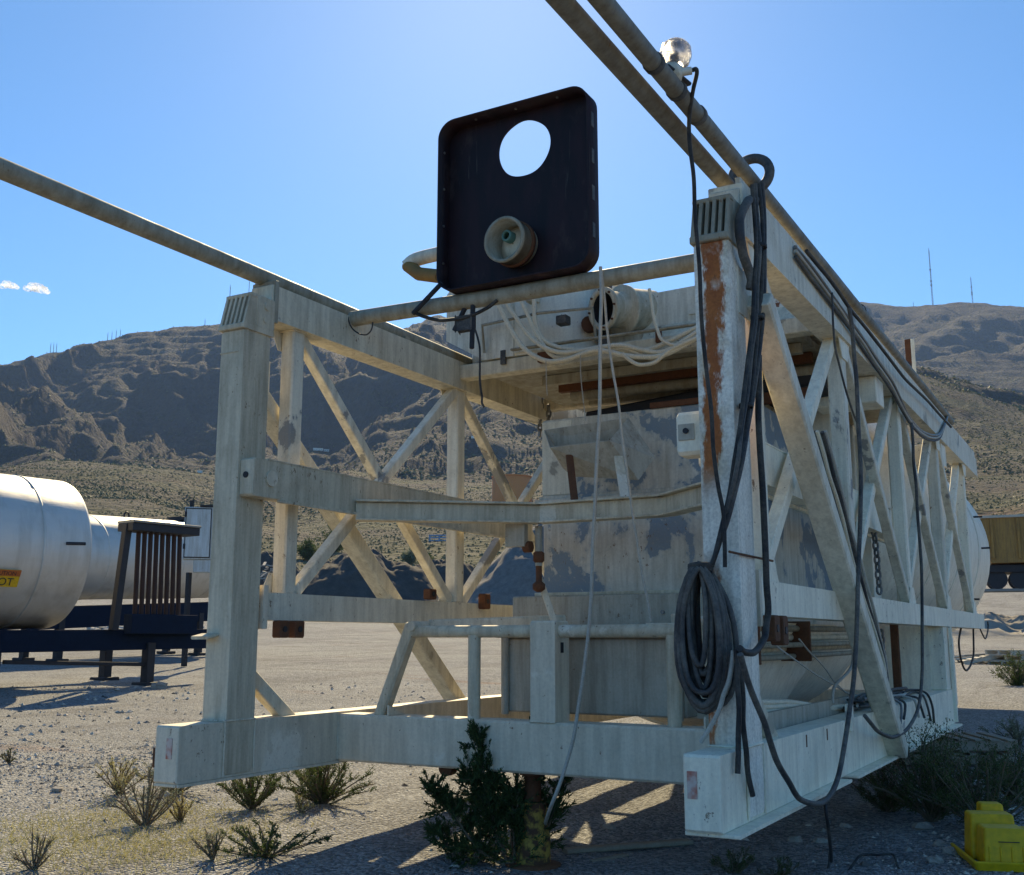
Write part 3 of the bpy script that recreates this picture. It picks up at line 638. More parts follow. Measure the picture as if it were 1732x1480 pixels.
part('tank_saddle', 'silo', MB().box((-4.6, 15.0, 1.25), (-2.5, 15.2, 1.75), .01)); part('tank_saddle', 'silo', MB().box((-4.6, 18.6, .55), (-2.5, 18.8, 1.6), .01))
# small pipes stacked under the right mid chord
for k, (dx, dz, rr) in enumerate(((-.15, 1.66, .022), (-.20, 1.60, .026), (-.12, 1.55, .018), (-.25, 1.52, .024), (-.18, 1.47, .02))):
    part('service_pipe', ('pipe', 'cream3', 'pipe', 'rail', 'pipe')[k], MB().cyl((XR0 + dx, 6.2, dz), (XR0 + dx, 9.6 + .3 * k, dz + .01), rr, n=10))
for yy in (6.5, 7.7): part('pipe_hanger', 'rusty', MB().box((XR0 - .28, yy, 1.44), (XR0 - .06, yy + .03, 1.715), .003))
part('brown_angle', 'rusty', MB().beam((-2.15, 11.9, 1.05), (-2.15, 11.9, 1.75), .08, .06))
part('side_plate', 'skirt', MB().box((XR0 - .06, 6.3, .98), (XR0 - .03, 9.4, 1.16), .004))
# pipes running along and out over the top
part('overhead_pipe', 'pipe', MB().tube([(-5.33, 2.6, 4.21), (-5.33, 5.0, 4.207), (-5.33, 6.0, 4.205), (-5.335, 11.4, 4.19)], .060, 20))
for yy in (5.70, 7.4, 9.2): part('pipe_saddle', 'pipe', MB().box((-5.40, yy, 4.10), (-5.24, yy + .08, 4.17), .004))
part('overhead_pipe', 'pipe_grey', MB().cyl((-1.875, 3.0, 4.27), (-1.875, 5.95, 4.27), .048, n=18))
part('overhead_pipe', 'pipe_grey', MB().tube([(-1.745, 2.9, 4.305), (-1.745, 5.6, 4.30), (-1.74, 8, 4.29), (-1.735, 11, 4.27), (-1.73, 14.2, 4.25)], .046, 18))
for yy in (4.45, 4.75, 5.05, 9.0, 11.2): part('pipe_clamp', 'dkgrey', MB().lathe((-1.745, yy, 4.303), (0, 1, 0), [(.047, 0), (.053, 0), (.053, .035), (.047, .035)], 18))
part('upright_angle', 'rusty', MB().box((-1.90, 12.2, 4.12), (-1.84, 12.27, 4.85), .003)); part('upright_angle_face', 'white', MB().box((-1.838, 12.2, 4.12), (-1.80, 12.215, 4.85), .003))
part('front_cross_pipe', 'pipe', MB().tube([(XL1 - .02, 6.63, 4.115), (-3.8, 6.65, 4.095), (XR0 + .08, 6.66, 4.09)], .062, 18))
# dust collector on the deck
dcm = MB(); cyx, cyy, crd = -4.62, 9.02, .80
ring_ = [(cyx + crd * math.cos(a), cyy + crd * math.sin(a)) for a in np.linspace(0, 2 * math.pi, 48, endpoint=False)]
dcm.loft([[(x, y, 4.10) for x, y in ring_], [(x, y, 4.82) for x, y in ring_], [(cyx + (x - cyx) * .9, cyy + (y - cyy) * .9, 4.90) for x, y in ring_]], True, True, True)
dc = part('dust_collector', 'silo', dcm)
part('wedge_housing', 'duct', MB().loft([[(x, y, z) for x, z in ((-5.30, 4.82), (-5.34, 4.78), (-5.34, 4.33), (-4.93, 4.095), (-4.62, 4.095), (-4.62, 4.82))] for y in (8.2, 9.9)][::-1]), dc)
for zz in (4.12, 4.80): part('drum_hoop', 'duct', MB().lathe((cyx, cyy, zz), (0, 0, 1), [(crd, 0), (crd + .012, 0), (crd + .012, .03), (crd, .03)], 48), dc)
part('side_flange', 'dkgrey', MB().box((-3.90, 8.50, 4.10), (-3.875, 9.85, 4.80), .002), dc)
part('round_cover', 'rusty', MB().cyl((-4.0, 8.50, 4.36), (-3.97, 8.42, 4.36), .07, n=14), dc)
ax = Vector((-.42, -.90, -.12)).normalized(); c0 = Vector((-3.66, 8.52, 4.46))
col_ = MB().lathe(c0, ax, [(.20, -.30), (.20, .02), (.225, .02), (.225, .05), (.175, .05), (.16, .06), (.16, .24), (.19, .24), (.19, .27), (.145, .27), (.145, .06), (.14, -.2), (.02, -.2)], 30)
part('duct_collar', 'rail', col_, dc)
for k in range(8):
    b_ = Vector((0, 0, 1)); b1 = ax.cross(b_).normalized(); b2 = ax.cross(b1); q_ = c0 + ax * .27 + (b1 * math.cos(k * .785) + b2 * math.sin(k * .785)) * .168
    part('flange_bolt', 'rusty', MB().cyl(q_, q_ + ax * .014, .011, n=6), dc)
part('collar_liner', 'dark', MB().lathe(c0, ax, [(.143, .25), (.138, -.15), (.01, -.15)], 24), dc)
for k, (x_, z_) in enumerate(((-4.45, 4.55), (-4.15, 4.30), (-2.75, 4.33), (-2.35, 4.40))): part('junction_box', ('rail', 'dkgrey', 'rail', 'rusty')[k], MB().box((x_, 8.12 if x_ < -4 else 8.56, z_), (x_ + .10, 8.22 if x_ < -4 else 8.62, z_ + .08), .008), dc)
part('access_rail', 'pipe', MB().tube([(-4.9, 8.16, 4.15), (-4.9, 8.12, 4.40), (-4.3, 8.10, 4.42), (-3.8, 8.14, 4.40), (-3.8, 8.2, 4.12)], .014, 8), dc)
part('side_box', 'duct', MB().loft([[(x, y, z) for x, z in ((-3.95, 4.10), (-2.05, 4.10), (-2.05, 4.52), (-2.9, 4.62), (-3.95, 4.60))] for y in (8.62, 9.8)][::-1]), dc)
rb = MB(); frus(rb, (-3.5, -2.0, 8.45, 8.62, 4.10), (-3.5, -2.0, 8.605, 8.62, 4.30)); part('sloped_plate', 'cream3', rb, dc)
part('latch_plate', 'duct', MB().box((-3.10, 8.605, 4.36), (-2.96, 8.62, 4.45), .003), dc)
rs_ = NT('rust_speckled_paint'); nn_ = rs_.noise(26, 6, .7); fz = rs_.noise(4, 3, .5)
msk = rs_.ramp(rs_.math('ADD', rs_.math('MULTIPLY', nn_, .6), rs_.math('MULTIPLY', fz, .4)), [(.50, 0), (.53, 1)])
part('rusty_cover', rs_.fin(rs_.mix(msk, (.76, .72, .62), (.24, .07, .03)), .65), MB().box((-2.95, 8.606, 4.22), (-2.1, 8.617, 4.50), .002), dc)
part('deck_plate', 'pipe', MB().box((-4.98, 8.37, 3.99), (-2.1, 9.88, 4.05), .006))
part('deck_plate', 'pipe', MB().box((-4.95, 10.04, 4.02), (-2.1, 12.6, 4.08), .006))
part('roof_sheet', 'white', MB().beam((-2.1, 8.8, 4.20), (-2.1, 12.0, 4.14), .5, .03))
for k, yy in enumerate((8.62, 8.95, 9.62, 10.4, 11.0)): part('deck_joist', ('pipe', 'rusty', 'pipe', 'pipe', 'rusty')[k], MB().box((-4.55, yy, 3.90), (-2.15, yy + .07, 3.985), .004))
part('belt_trough', 'dark', MB().beam((-4.3, 9.3, 3.62), (-2.1, 9.3, 3.80), .55, .16, ch=.02)); part('belt_pipe', 'pipe', MB().cyl((-4.45, 9.05, 3.87), (-2.0, 9.05, 3.84), .05, n=14)); part('belt_guard', 'rusty', MB().beam((-3.3, 8.92, 3.60), (-2.15, 8.92, 3.62), .06, .10))
for k in range(6): part('belt_roller', 'pipe', MB().cyl((-4.1 + .36 * k, 9.0, 3.50 + .03 * k), (-4.1 + .36 * k, 9.55, 3.50 + .03 * k), .035, n=10))
for x_ in (-4.35, -2.9): part('deck_bracket', 'rusty', MB().box((x_, 8.15, 3.99), (x_ + .12, 8.215, 4.08), .004))
part('blower_drum', 'silo', MB().lathe((-2.95, 8.75, 4.62), (1, 0, 0), [(.02, 0), (.20, 0), (.21, .02), (.21, .55), (.20, .57), (.02, .57)], 28), dc)
for x_ in (-2.90, -2.46): part('drum_hoop', 'rusty', MB().lathe((x_, 8.75, 4.62), (1, 0, 0), [(.21, 0), (.218, 0), (.218, .03), (.21, .03)], 28), dc)
for k in range(5): part('hose_bracket', 'rusty' if k % 2 else 'dkgrey', MB().box((-4.75 + .5 * k, 8.19, 4.03), (-4.70 + .5 * k, 8.218, 4.16), .003), dc)
part('cable_tray', 'pipe', MB().beam((-4.6, 8.13, 4.13), (-2.2, 8.13, 4.11), .05, .02), dc)
# bent vent pipe and the little tin chute
vp = part('vent_pipe', 'cream', MB().tube(smooth_path([(-4.1, 7.02, 4.70), (-4.6, 7.02, 4.69), (-4.86, 7.0, 4.67), (-4.95, 6.99, 4.62)], 5), .058, 16))
vr = NT('ochre_rusty_pipe'); n_ = vr.noise(8, 5); part('drop_pipe', vr.fin(vr.mix(n_, (.20, .085, .02), (.42, .24, .07)), .7), MB().tube([(-4.94, 6.99, 4.63), (-4.80, 6.95, 4.52), (-4.52, 6.85, 4.42)], .055, 14), vp)
A = lambda x, y, Y: atY(x, y, Y)
p = dict(bl=A(920, 728, 7.95), br=A(1062, 707, 7.95), fl=A(930, 757, 7.62), fr=A(1031, 745, 7.62), lf=A(968, 806, 7.86), rf=A(1080, 812, 7.80), rt=A(1107, 774, 7.9), lb=A(952, 792, 8.0), rb=A(1085, 770, 8.05))
th = Vector((0, .012, .006))
chm = MB()
for q in (('bl', 'br', 'rb', 'lb'), ('fl', 'fr', 'rf', 'lf'), ('fr', 'br', 'rt', 'rf'), ('fl', 'bl', 'lb', 'lf')):
    a_ = [p[k] for k in q]; b_ = [v + th for v in a_]; chm.add(a_ + b_, [(0, 1, 2, 3), (7, 6, 5, 4), (0, 4, 5, 1), (1, 5, 6, 2), (2, 6, 7, 3), (3, 7, 4, 0)])
cht = part('feed_chute', 'skirt', chm)
part('chute_leg', 'rusty', MB().beam(A(963, 770, 7.66), A(972, 848, 7.50), .06, .02), cht); part('chute_leg', 'rail', MB().beam(A(1046, 772, 7.66), A(1058, 846, 7.50), .075, .02), cht)
# switch box on the right post
sb = part('switch_box', 'white', MB().box((-2.06, 5.46, 2.57), (-1.908, 5.62, 2.81), .02)); part('switch_knob', 'dark', MB().cyl((-2.0, 5.455, 2.70), (-2.0, 5.44, 2.70), .016, n=10), sb)
part('switch_plate', 'skirt', MB().box((-2.045, 5.452, 2.65), (-1.955, 5.461, 2.74), .003), sb)
part('strap_bar', 'rusty', MB().cyl((XR1 + .02, 5.2, 2.02), (XR1 + .02, 5.95, 2.02), .007, n=6))
# ------------------------------------------------------------------ helpers for things on the ground
_rg = np.concatenate([np.arange(2, 30, .02), np.arange(30, 140, .1)])
def atD(x, y, d): v = ray(x, y); return Vector(v * d / math.hypot(v[0], v[1])) + Vector((0, 0, CAMZ))
def atG(x, y):
    v = ray(x, y); u = v / math.hypot(v[0], v[1]); k = int(np.argmax(CAMZ + u[2] * _rg <= ground_z(u[0] * _rg, u[1] * _rg))); r = _rg[k]
    return Vector((u[0] * r, u[1] * r, gz(u[0] * r, u[1] * r)))
def hit(x, y, r0=90., r1=5000.):
    v = ray(x, y); u = v / math.hypot(v[0], v[1]); rs = np.geomspace(r0, r1, 1500)
    az = math.degrees(math.atan2(-u[0], u[1])); tz = terrain(np.full_like(rs, az), rs); k = np.argmax(tz > CAMZ + u[2] * rs)
    r = rs[k] if (tz > CAMZ + u[2] * rs).any() else rs[np.argmax(tz / rs)]
    return Vector((u[0] * r, u[1] * r, float(terrain(np.array([az]), np.array([r]))[0])))
def gp(x, y, dz=0): return Vector((x, y, gz(x, y) + dz))
def one(name, mb, mat, label, cat, group=None):
    o = mb.build(name, M[mat] if isinstance(mat, str) else mat); return tag(o, label, cat, group)
_jr = random.Random(77)
def cable(name, pts, r, mat, label, cat='cable', k=6, n=7, group=None):
    pts = [Vector(q_) for q_ in pts]; dn = [pts[0]]
    for a_, b_ in zip(pts[:-1], pts[1:]):       # uneven sag: a slightly wandering point between every two
        w_ = min(.02, .06 * (b_ - a_).length); dn.append(a_.lerp(b_, _jr.uniform(.4, .6)) + Vector((_jr.uniform(-w_, w_) * .5, _jr.uniform(-w_, w_) * .5, _jr.uniform(-w_, w_) * .4))); dn.append(b_)
    if len(pts) > 2:
        sm_ = smooth_path(pts, 2); pts = [q_ + Vector((_jr.uniform(-.005, .005), _jr.uniform(-.005, .005), _jr.uniform(-.004, .004))) for q_ in sm_]
    else: pts = dn
    return one(name, MB().tube(smooth_path(pts, k), r, n), mat, label, cat, group)
PX = lambda X: (lambda l: [atX(a, b, X) for a, b in l])
PY = lambda Y: (lambda l: [atY(a, b, Y) for a, b in l])

# ------------------------------------------------------------------ dark dished panel standing on the cross pipe
pn = thing('steel_panel', (-3.69, 6.58, 4.15), 'dark maroon rounded steel panel with a big round hole, stood on the cross pipe', 'steel panel')
x0, x1, z0, z1, rc = -4.33, -3.05, 4.155, 5.53, .14
def outline(off, n=8):
    o_ = []; 
    for cx_, cz_, a0 in ((x1 - rc, z1 - rc, 0), (x0 + rc, z1 - rc, 90), (x0 + rc, z0 + rc, 180), (x1 - rc, z0 + rc, 270)):
        for i in range(n + 1):
            a = R(a0 + 90 * i / n); o_.append((cx_ + (rc - off) * math.cos(a), cz_ + (rc - off) * math.sin(a)))
    return o_
rim = MB(); O = outline(0); I_ = outline(.012)
yf, yb = 6.50, 6.66
rim.loft([[(x, yb, z) for x, z in O], [(x, yf, z) for x, z in O], [(x, yf, z) for x, z in I_], [(x, yb - .008, z) for x, z in I_]], False, False, True)
part('rim', 'panel', rim, pn)
hc = (-3.655, 5.225); hr = .222; pl = MB(); N = 96
def edge_hit(a):
    dx, dz = math.cos(a), math.sin(a); best = None; P_ = O
    for (ax_, az_), (bx_, bz_) in zip(P_, P_[1:] + P_[:1]):
        ex, ez = bx_ - ax_, bz_ - az_; den = dx * ez - dz * ex
        if abs(den) < 1e-9: continue
        t = ((ax_ - hc[0]) * ez - (az_ - hc[1]) * ex) / den; u = ((ax_ - hc[0]) * dz - (az_ - hc[1]) * dx) / den
        if t > 0 and -1e-6 <= u <= 1 + 1e-6: best = t if best is None else min(best, t)
    return hc[0] + dx * best * .998, hc[1] + dz * best * .998
an = [2 * math.pi * i / N for i in range(N)]
inn = [(hc[0] + hr * (1 + .012 * math.sin(3 * a + 1)) * math.cos(a), hc[1] + hr * (1 + .012 * math.sin(5 * a)) * math.sin(a)) for a in an]; outr = [edge_hit(a) for a in an]
pl.loft([[(x, yb + .004, z) for x, z in outr], [(x, yb + .004, z) for x, z in inn], [(x, yb - .008, z) for x, z in inn], [(x, yb - .008, z) for x, z in outr]], False, False)
part('plate', 'panel', pl, pn)
dk = part('duct_spigot', 'pipe', MB().lathe((-3.70, 6.66, 4.455), (-.06, -1, -.04), [(.16, -.05), (.16, .19), (.172, .19), (.172, .215), (.148, .215), (.148, .02), (.10, -.02)], 36), pn)
part('spigot_band', 'rusty', MB().lathe((-3.70, 6.66, 4.455), (-.06, -1, -.04), [(.161, .05), (.176, .05), (.176, .085), (.161, .085)], 36), dk)
part('inner_cone', 'rail', MB().lathe((-3.70, 6.66, 4.455), (-.06, -1, -.04), [(.147, .02), (.11, .06), (.06, .09), (.005, .09)], 28), dk)
tg = NT('green_nozzle'); part('nozzle', tg.fin(tg.mix(tg.noise(20), (.05, .16, .13), (.12, .28, .23)), .5), MB().lathe((-3.72, 6.60, 4.50), (-.06, -1, -.04), [(.045, 0), (.045, .09), (.03, .10), (.03, .07)], 18), dk)
for x_, z_ in [(x0, z0 + .25 + .3 * i) for i in range(4)]: part('rim_bolt', 'steel', MB().cyl((x_ + .012, 6.57, z_), (x_ + .020, 6.57, z_), .010, n=8), pn)
for i in range(3): part('rim_bolt', 'steel', MB().cyl((x0 + .3 + .35 * i, 6.57, z1 - .012), (x0 + .3 + .35 * i, 6.57, z1 - .02), .010, n=8), pn)
for i in range(4): part('rim_slot', 'dkgrey', MB().box((x1 - .002, 6.55, z0 + .22 + .28 * i), (x1 + .004, 6.59, z0 + .33 + .28 * i), .002), pn)

# ------------------------------------------------------------------ lamp on the overhead pipe
lp = thing('jar_lamp', (-1.745, 4.72, 4.35), 'clear glass jar lamp clamped to the overhead pipe', 'lamp')
gc = atX(1140, 93, -1.745); part('globe', 'glass', MB().lathe(gc - Vector((0, .01, .08)), (.05, .25, 1), [(.035, 0), (.05, .012), (.074, .045), (.082, .085), (.076, .125), (.055, .152), (.025, .164), (.002, .166), (.002, .160), (.05, .146), (.070, .12), (.076, .085), (.068, .047), (.045, .016)], 28), lp)
part('socket', 'rail', MB().lathe(gc - Vector((0, .035, .13)), (.05, .25, 1), [(.02, -.03), (.05, -.02), (.052, .04), (.03, .05), (.022, .075), (.002, .078)], 18), lp)
part('bulb', 'rope', MB().lathe(gc - Vector((0, .01, .05)), (.05, .25, 1), [(.012, -.03), (.012, .0), (.026, .035), (.018, .065), (.002, .07)], 14), lp)
part('bracket', 'dark', MB().beam((-1.745, 4.62, 4.36), (-1.72, 4.86, 4.37), .05, .02), lp); part('cable_gland', 'rail', MB().cyl(gc - Vector((-.02, .03, .12)), gc - Vector((-.09, .0, .11)), .02, n=10), lp)
la = gc - Vector((-.09, 0, .11))
cable('lamp_cable', [la, la + Vector((.025, .01, -.02)), atY(1166, 200, 4.92), atY(1172, 300, 4.96), atY(1182, 450, 5.04), atY(1194, 620, 5.14), atY(1208, 760, 5.22), atY(1222, 870, 5.29), atY(1226, 960, 5.30)], .011, 'black', 'black cable hanging from the jar lamp across the rusty post', k=8)

# ------------------------------------------------------------------ hoses and cables
cl = MB()
for i in range(15):
    w = .055 + .125 * ((i * 7 % 15) / 14); zt = 1.955 + .02 * random.uniform(-1, 1); zb = 1.235 + .13 * random.random() + (.12 if w < .09 else 0); yy = 5.375 - .012 * i + random.uniform(-.004, .004); cx_ = -1.885 + random.uniform(-.02, .02); ph = random.uniform(-.12, .12)
    pts = []
    for k in range(29):
        t = 2 * math.pi * k / 28
        pts.append(Vector((cx_ + w * math.sin(t) * (math.sin(t / 2) ** .7) + .012 * math.sin(2 * t + ph), yy + .01 * math.sin(3 * t + ph), zt - (zt - zb) * (1 - math.cos(t)) / 2 + .008 * math.sin(4 * t + i))))
    cl.tube(pts, .0145 + .004 * (i % 3 == 0), 7)
hcoil = one('hose_coil', cl, 'dkgrey', 'long coil of dark rubber hose hung on the rust-streaked post', 'hose coil')
part('coil_wrap', 'black', MB().tube([Vector((-1.885 + .05 * math.cos(a), 5.29 + .075 * math.sin(a), 1.93 + .012 * a / 6.28)) for a in np.linspace(0, 18.8, 50)], .013, 6), hcoil)
bpts = lambda dx, dy: [atX(1281 + dx, 312, -1.64), atX(1287 + dx, 420, -1.63), atX(1281 + dx, 540, -1.635), atX(1267 + dx, 660, -1.66), atX(1249 + .8 * dx, 780, -1.70 + dy), atY(1226 + .5 * dx, 880, 5.33), atY(1203, 958, 5.31)]
for i, (dx, dy, mt, nm) in enumerate(((-8, .0, 'black', 'leftmost strand'), (-3, .02, 'dkgrey', 'second strand from the left'), (3, .01, 'black', 'third strand from the left'), (8, .03, 'dkgrey', 'rightmost strand'))):
    cable('hose', bpts(dx, dy), .0125, mt, 'dark hose from the post head down to the coil, ' + nm, 'hose', 7, group='hoses running down to the coil')
for i, (x, y, X_) in enumerate(((1286, 420, -1.63), (1281, 540, -1.635), (1262, 690, -1.67))): q_ = atX(x, y, X_); one('cable_tie', MB().lathe(q_, (0, .05, 1), [(.034, 0), (.038, 0), (.038, .022), (.034, .022)], 14), 'black', ('upper', 'middle', 'lowest')[i] + ' black tie round the hoses beside the rusty post', 'cable tie')
one('hose_loop', MB().tube([atX(1270, 297, -1.75) + Vector((.115 * math.cos(a), .02 * math.sin(a), .115 * math.sin(a))) for a in np.linspace(0, 6.283, 33)], .030, 12), 'dkgrey', 'thick grey hose ring looped round the overhead pipe above the post', 'hose')
cable('hose_loop', PX(-1.66)([(1287, 340), (1268, 338), (1255, 358), (1252, 395), (1258, 430), (1268, 460), (1270, 490)]), .026, 'dkgrey', 'short thick grey hose bent over the head of the rusty post', 'hose', 5, 10)
cable('hose', PX(-1.655)([(1283, 600), (1284, 700), (1289, 820), (1294, 940), (1299, 1030), (1293, 1078), (1272, 1103), (1250, 1096)]), .018, 'black', 'black hose hanging beside the first truss upright and curling under to the post', 'hose')
cable('hose', PX(-1.565)([(1437, 520), (1446, 600), (1453, 720), (1455, 880), (1450, 1020), (1443, 1150), (1428, 1265), (1408, 1340), (1382, 1360), (1350, 1347), (1315, 1290), (1292, 1225), (1270, 1165), (1252, 1108)]), .0155, 'dkgrey', 'long dark hose drooping in a deep loop below the right sill beam', 'hose', 7)
e_ = atG(1402, 1474); cable('cable', [atX(1396, 1362, -1.56), atX(1402, 1395, -1.55), atX(1410, 1435, -1.56).lerp(e_, .5), e_ + Vector((.01, .02, .1)), e_ + Vector((0, 0, .012))], .010, 'black', 'thin black cable dropping from the drooping hose to the gravel')
cable('hose', PX(-1.59)([(1541, 715), (1546, 780), (1552, 865), (1558, 960), (1560, 1080), (1558, 1170), (1543, 1222), (1512, 1246), (1484, 1236), (1463, 1210)]), .014, 'dkgrey', 'dark hose hanging near the rear truss bays and curling over the sill beam', 'hose')
cable('cable', PX(-1.69)([(1245, 1098), (1248, 1160), (1250, 1240), (1249, 1310)]), .014, 'black', 'short black cable end hanging down the sill beside the post, the straight one')
cable('cable', PX(-1.685)([(1250, 1105), (1255, 1180), (1260, 1270), (1272, 1346)]), .014, 'black', 'black cable end hanging down the sill and kicking outward at its tip')
cable('cable', PY(5.24)([(1240, 1100), (1232, 1150), (1215, 1200), (1186, 1256)]), .012, 'rope', 'pale cable leaving the hose coil towards the sill end')
for i, o_ in enumerate(((0, 0, 'beige_hose'), (7, 3, 'dkgrey'), (13, 8, 'rope'), (-5, 2, 'dkgrey'))):
    cable('conduit', PX(-1.655 - .012 * i)([(1383 + o_[0], 730), (1402 + o_[0], 800), (1425 + o_[0], 880 + o_[1]), (1452 + o_[0], 985), (1476 + o_[0] * .6, 1060), (1494 + o_[0] * .3, 1120), (1502, 1178 + o_[1])]), .012 + .003 * (i % 2), o_[2], ('beige conduit strapped along the first truss diagonal', 'dark conduit, nearer of two, strapped along the first truss diagonal', 'pale grey conduit strapped along the first truss diagonal', 'dark conduit, lower of two, strapped along the first truss diagonal')[i], 'conduit', 6, group='conduits along the first truss diagonal')
for i, (off, mt) in enumerate(((0, 'rope'), (9, 'dkgrey'), (-8, 'steel'))):
    cable('conduit', PX(-1.70)([(1345, 425 + off), (1400, 497 + off), (1440, 552 + off), (1480, 612 + off), (1510, 655 + off), (1535, 705 + off * .6), (1562, 735 + off * .5), (1588, 738 + off * .5), (1602, 705)]), .013, mt, ('pale', 'dark', 'metal-grey')[i] + ' conduit along the right top chord, sagging in a loop at its far end', 'conduit', 6, group='conduits along the right top chord')
cable('cable', PX(-1.64)([(1407, 495), (1410, 560), (1420, 620), (1440, 690), (1452, 720)]), .008, 'dkgrey', 'thin dark cable slanting from the right top chord to the second upright')
cable('cable', PX(-1.65)([(1365, 425), (1400, 470), (1440, 525), (1480, 575), (1530, 640), (1570, 680), (1608, 722)]), .014, 'black', 'black cable lashed along the pipe on top of the right chord')
# ropes down the front
cable('rope', [atY(1015, 452, 6.57), atY(1016, 560, 6.52), atY(1013, 700, 6.51), atY(1006, 860, 6.50), atY(1000, 1000, 6.49), atY(992, 1100, 6.48), atY(978, 1200, 6.47), atY(958, 1290, 6.45), atY(930, 1370, 6.42), atG(914, 1425)], .0125, 'rope', 'pale cable hanging from the cross pipe all the way down to the yellow jack')
cable('rope', PY(6.58)([(1018, 455), (1028, 560), (1045, 680), (1060, 800), (1078, 920), (1090, 990), (1102, 1052)]), .009, 'rope', 'thinner pale cable slanting from the cross pipe down to the barrier rail')
for i, (l, r_, Y_) in enumerate((
 ([(838, 505), (858, 545), (885, 588), (920, 609), (960, 608), (1010, 592), (1060, 602), (1120, 602), (1182, 568)], .017, 8.02),
 ([(850, 500), (875, 540), (905, 577), (945, 596), (990, 592), (1050, 584), (1120, 596), (1182, 558)], .016, 8.05),
 ([(878, 500), (898, 545), (922, 588), (948, 606), (1000, 598), (1060, 590), (1110, 606), (1182, 562)], .015, 8.08),
 ([(905, 495), (905, 540), (918, 573), (960, 591), (1040, 592), (1100, 590), (1182, 552)], .016, 8.10),
 ([(1052, 598), (1080, 617), (1108, 612), (1135, 592), (1182, 570)], .013, 8.0),
 ([(1098, 488), (1106, 535), (1118, 572), (1140, 584), (1160, 582)], .011, 8.03))):
    cable('beige_hose', PY(Y_)(l), r_ * 1.3, 'beige_hose', ['beige hose drooping lowest under the dust collector', 'beige hose, second of the drooping bundle under the dust collector', 'beige hose, third of the drooping bundle under the dust collector', 'beige hose dropping straight then curving right under the dust collector', 'short beige hose loop sagging below the drooping bundle', 'thin pale hose curving down past the rust-speckled box'][i], 'hose', 6)
cable('cable', PY(6.60)([(690, 522), (715, 535), (745, 541), (780, 538), (815, 526), (842, 508)]), .014, 'black', 'black cable sagging under the front cross pipe below the dark panel')
cable('cable', PY(6.6)([(804, 558), (811, 590), (812, 640), (814, 672), (818, 690)]), .008, 'black', 'thin black cord dangling below the dark panel')
cable('cable', PY(6.56)([(588, 535), (596, 555), (612, 566), (626, 562), (630, 545)]), .006, 'black', 'thin wire looped under the left end of the cross pipe')
for a_, b_, Y_, lb in (((698, 531), (748, 478), 6.53, 'dark bar tied slantwise to the cross pipe left of the dark panel'), ((800, 515), (798, 590), 6.62, 'dark stub of bar hanging upright under the cross pipe'), ((787, 520), (768, 560), 6.64, 'short dark bar hanging at a slant under the cross pipe')):
    one('hanging_bar', MB().beam(atY(*a_, Y_), atY(*b_, Y_), .035, .035), 'dark', lb, 'bar')
one('clamp', MB().box(atY(778, 560, 6.66), atY(796, 535, 6.60), .006), 'dkgrey', 'small dark clamp under the cross pipe', 'clamp')
for i, l in enumerate(([(923, 610), (925, 668)], [(981, 600), (984, 660), (990, 712)])): cable('wire', PY(8.0)(l if len(l) > 2 else [l[0], ((l[0][0] + l[1][0]) / 2, (l[0][1] + l[1][1]) / 2), l[1]]), .004, 'rope', ['thin pale wire hanging above the chain', 'thin pale wire hanging above the tin chute'][i], 'wire')
def chain(name, pts, label, s=.045, r=.008):
    P_ = smooth_path(pts, 30); mb = MB(); acc = 0; k = 0; last = P_[0]
    for q in P_[1:]:
        acc += (q - last).length
        if acc >= s * .78:
            t = (q - last).normalized(); n1 = t.orthogonal().normalized(); n2 = t.cross(n1); u = n1 if k % 2 else n2; acc = 0; k += 1
            mb.tube([q + t * (s * .55 * math.cos(a)) + u * (s * .33 * math.sin(a)) for a in np.linspace(0, 6.283, 11)], r, 5)
        last = q
    return one(name, mb, 'steel', label, 'chain')
chain('chain', PX(-1.96)([(1468, 768), (1473, 800), (1474, 860), (1482, 930), (1488, 1005)]), 'steel chain hanging inside the second truss bay', .075, .012)
chain('chain', PX(-1.98)([(1490, 1060), (1494, 1110), (1497, 1150)]), 'steel chain end hanging below the right mid chord', .07, .011)
chain('chain', PY(9.86)([(917, 668), (914, 700), (913, 735)]), 'steel chain hanging from the second cross beam, the longer fall', .07, .012)
chain('chain', PY(9.80)([(927, 682), (928, 700), (926, 722)]), 'steel chain hanging from the second cross beam, the shorter fall', .07, .012)
# tangle of cables lying on the right sill
rr = random.Random(3)
for i in range(11):
    y0_ = 8.0 + rr.uniform(0, .9); y1_ = 9.3 + rr.uniform(0, 1.7); pts = []
    for k in range(7):
        t = k / 6; pts.append(Vector((-1.86 + rr.uniform(-.05, .06), y0_ + (y1_ - y0_) * t, 1.08 + .012 * (i % 5) + rr.uniform(0, .03))))
    if i % 2 == 0: pts.append(Vector((-1.705, y1_ + rr.uniform(.0, .15), 1.075))); pts.append(Vector((-1.685, y1_ + rr.uniform(-.1, .3), .98 - rr.uniform(0, .16))))
    cable('loose_cable', pts, .011 + .004 * (i % 2), ('dkgrey', 'rope', 'black', 'steel', 'dkgrey')[i % 5], 'loose cable in the tangle lying on top of the right sill beam', 'cable', 5, 6, group='tangled cables on the sill')
for i in range(3): cable('loose_hose', [Vector((-2.0, 6.5, 1.22 - .03 * i)), Vector((-1.98, 7.2, 1.19 - .03 * i)), Vector((-1.95, 8.0, 1.11 - .008 * i)), Vector((-1.9, 8.8, 1.09))], .018, 'beige_hose', ('topmost', 'middle', 'lowest')[i] + ' of three beige hoses lying along the inside of the right sill beam', 'hose', group='beige hoses along the right sill')
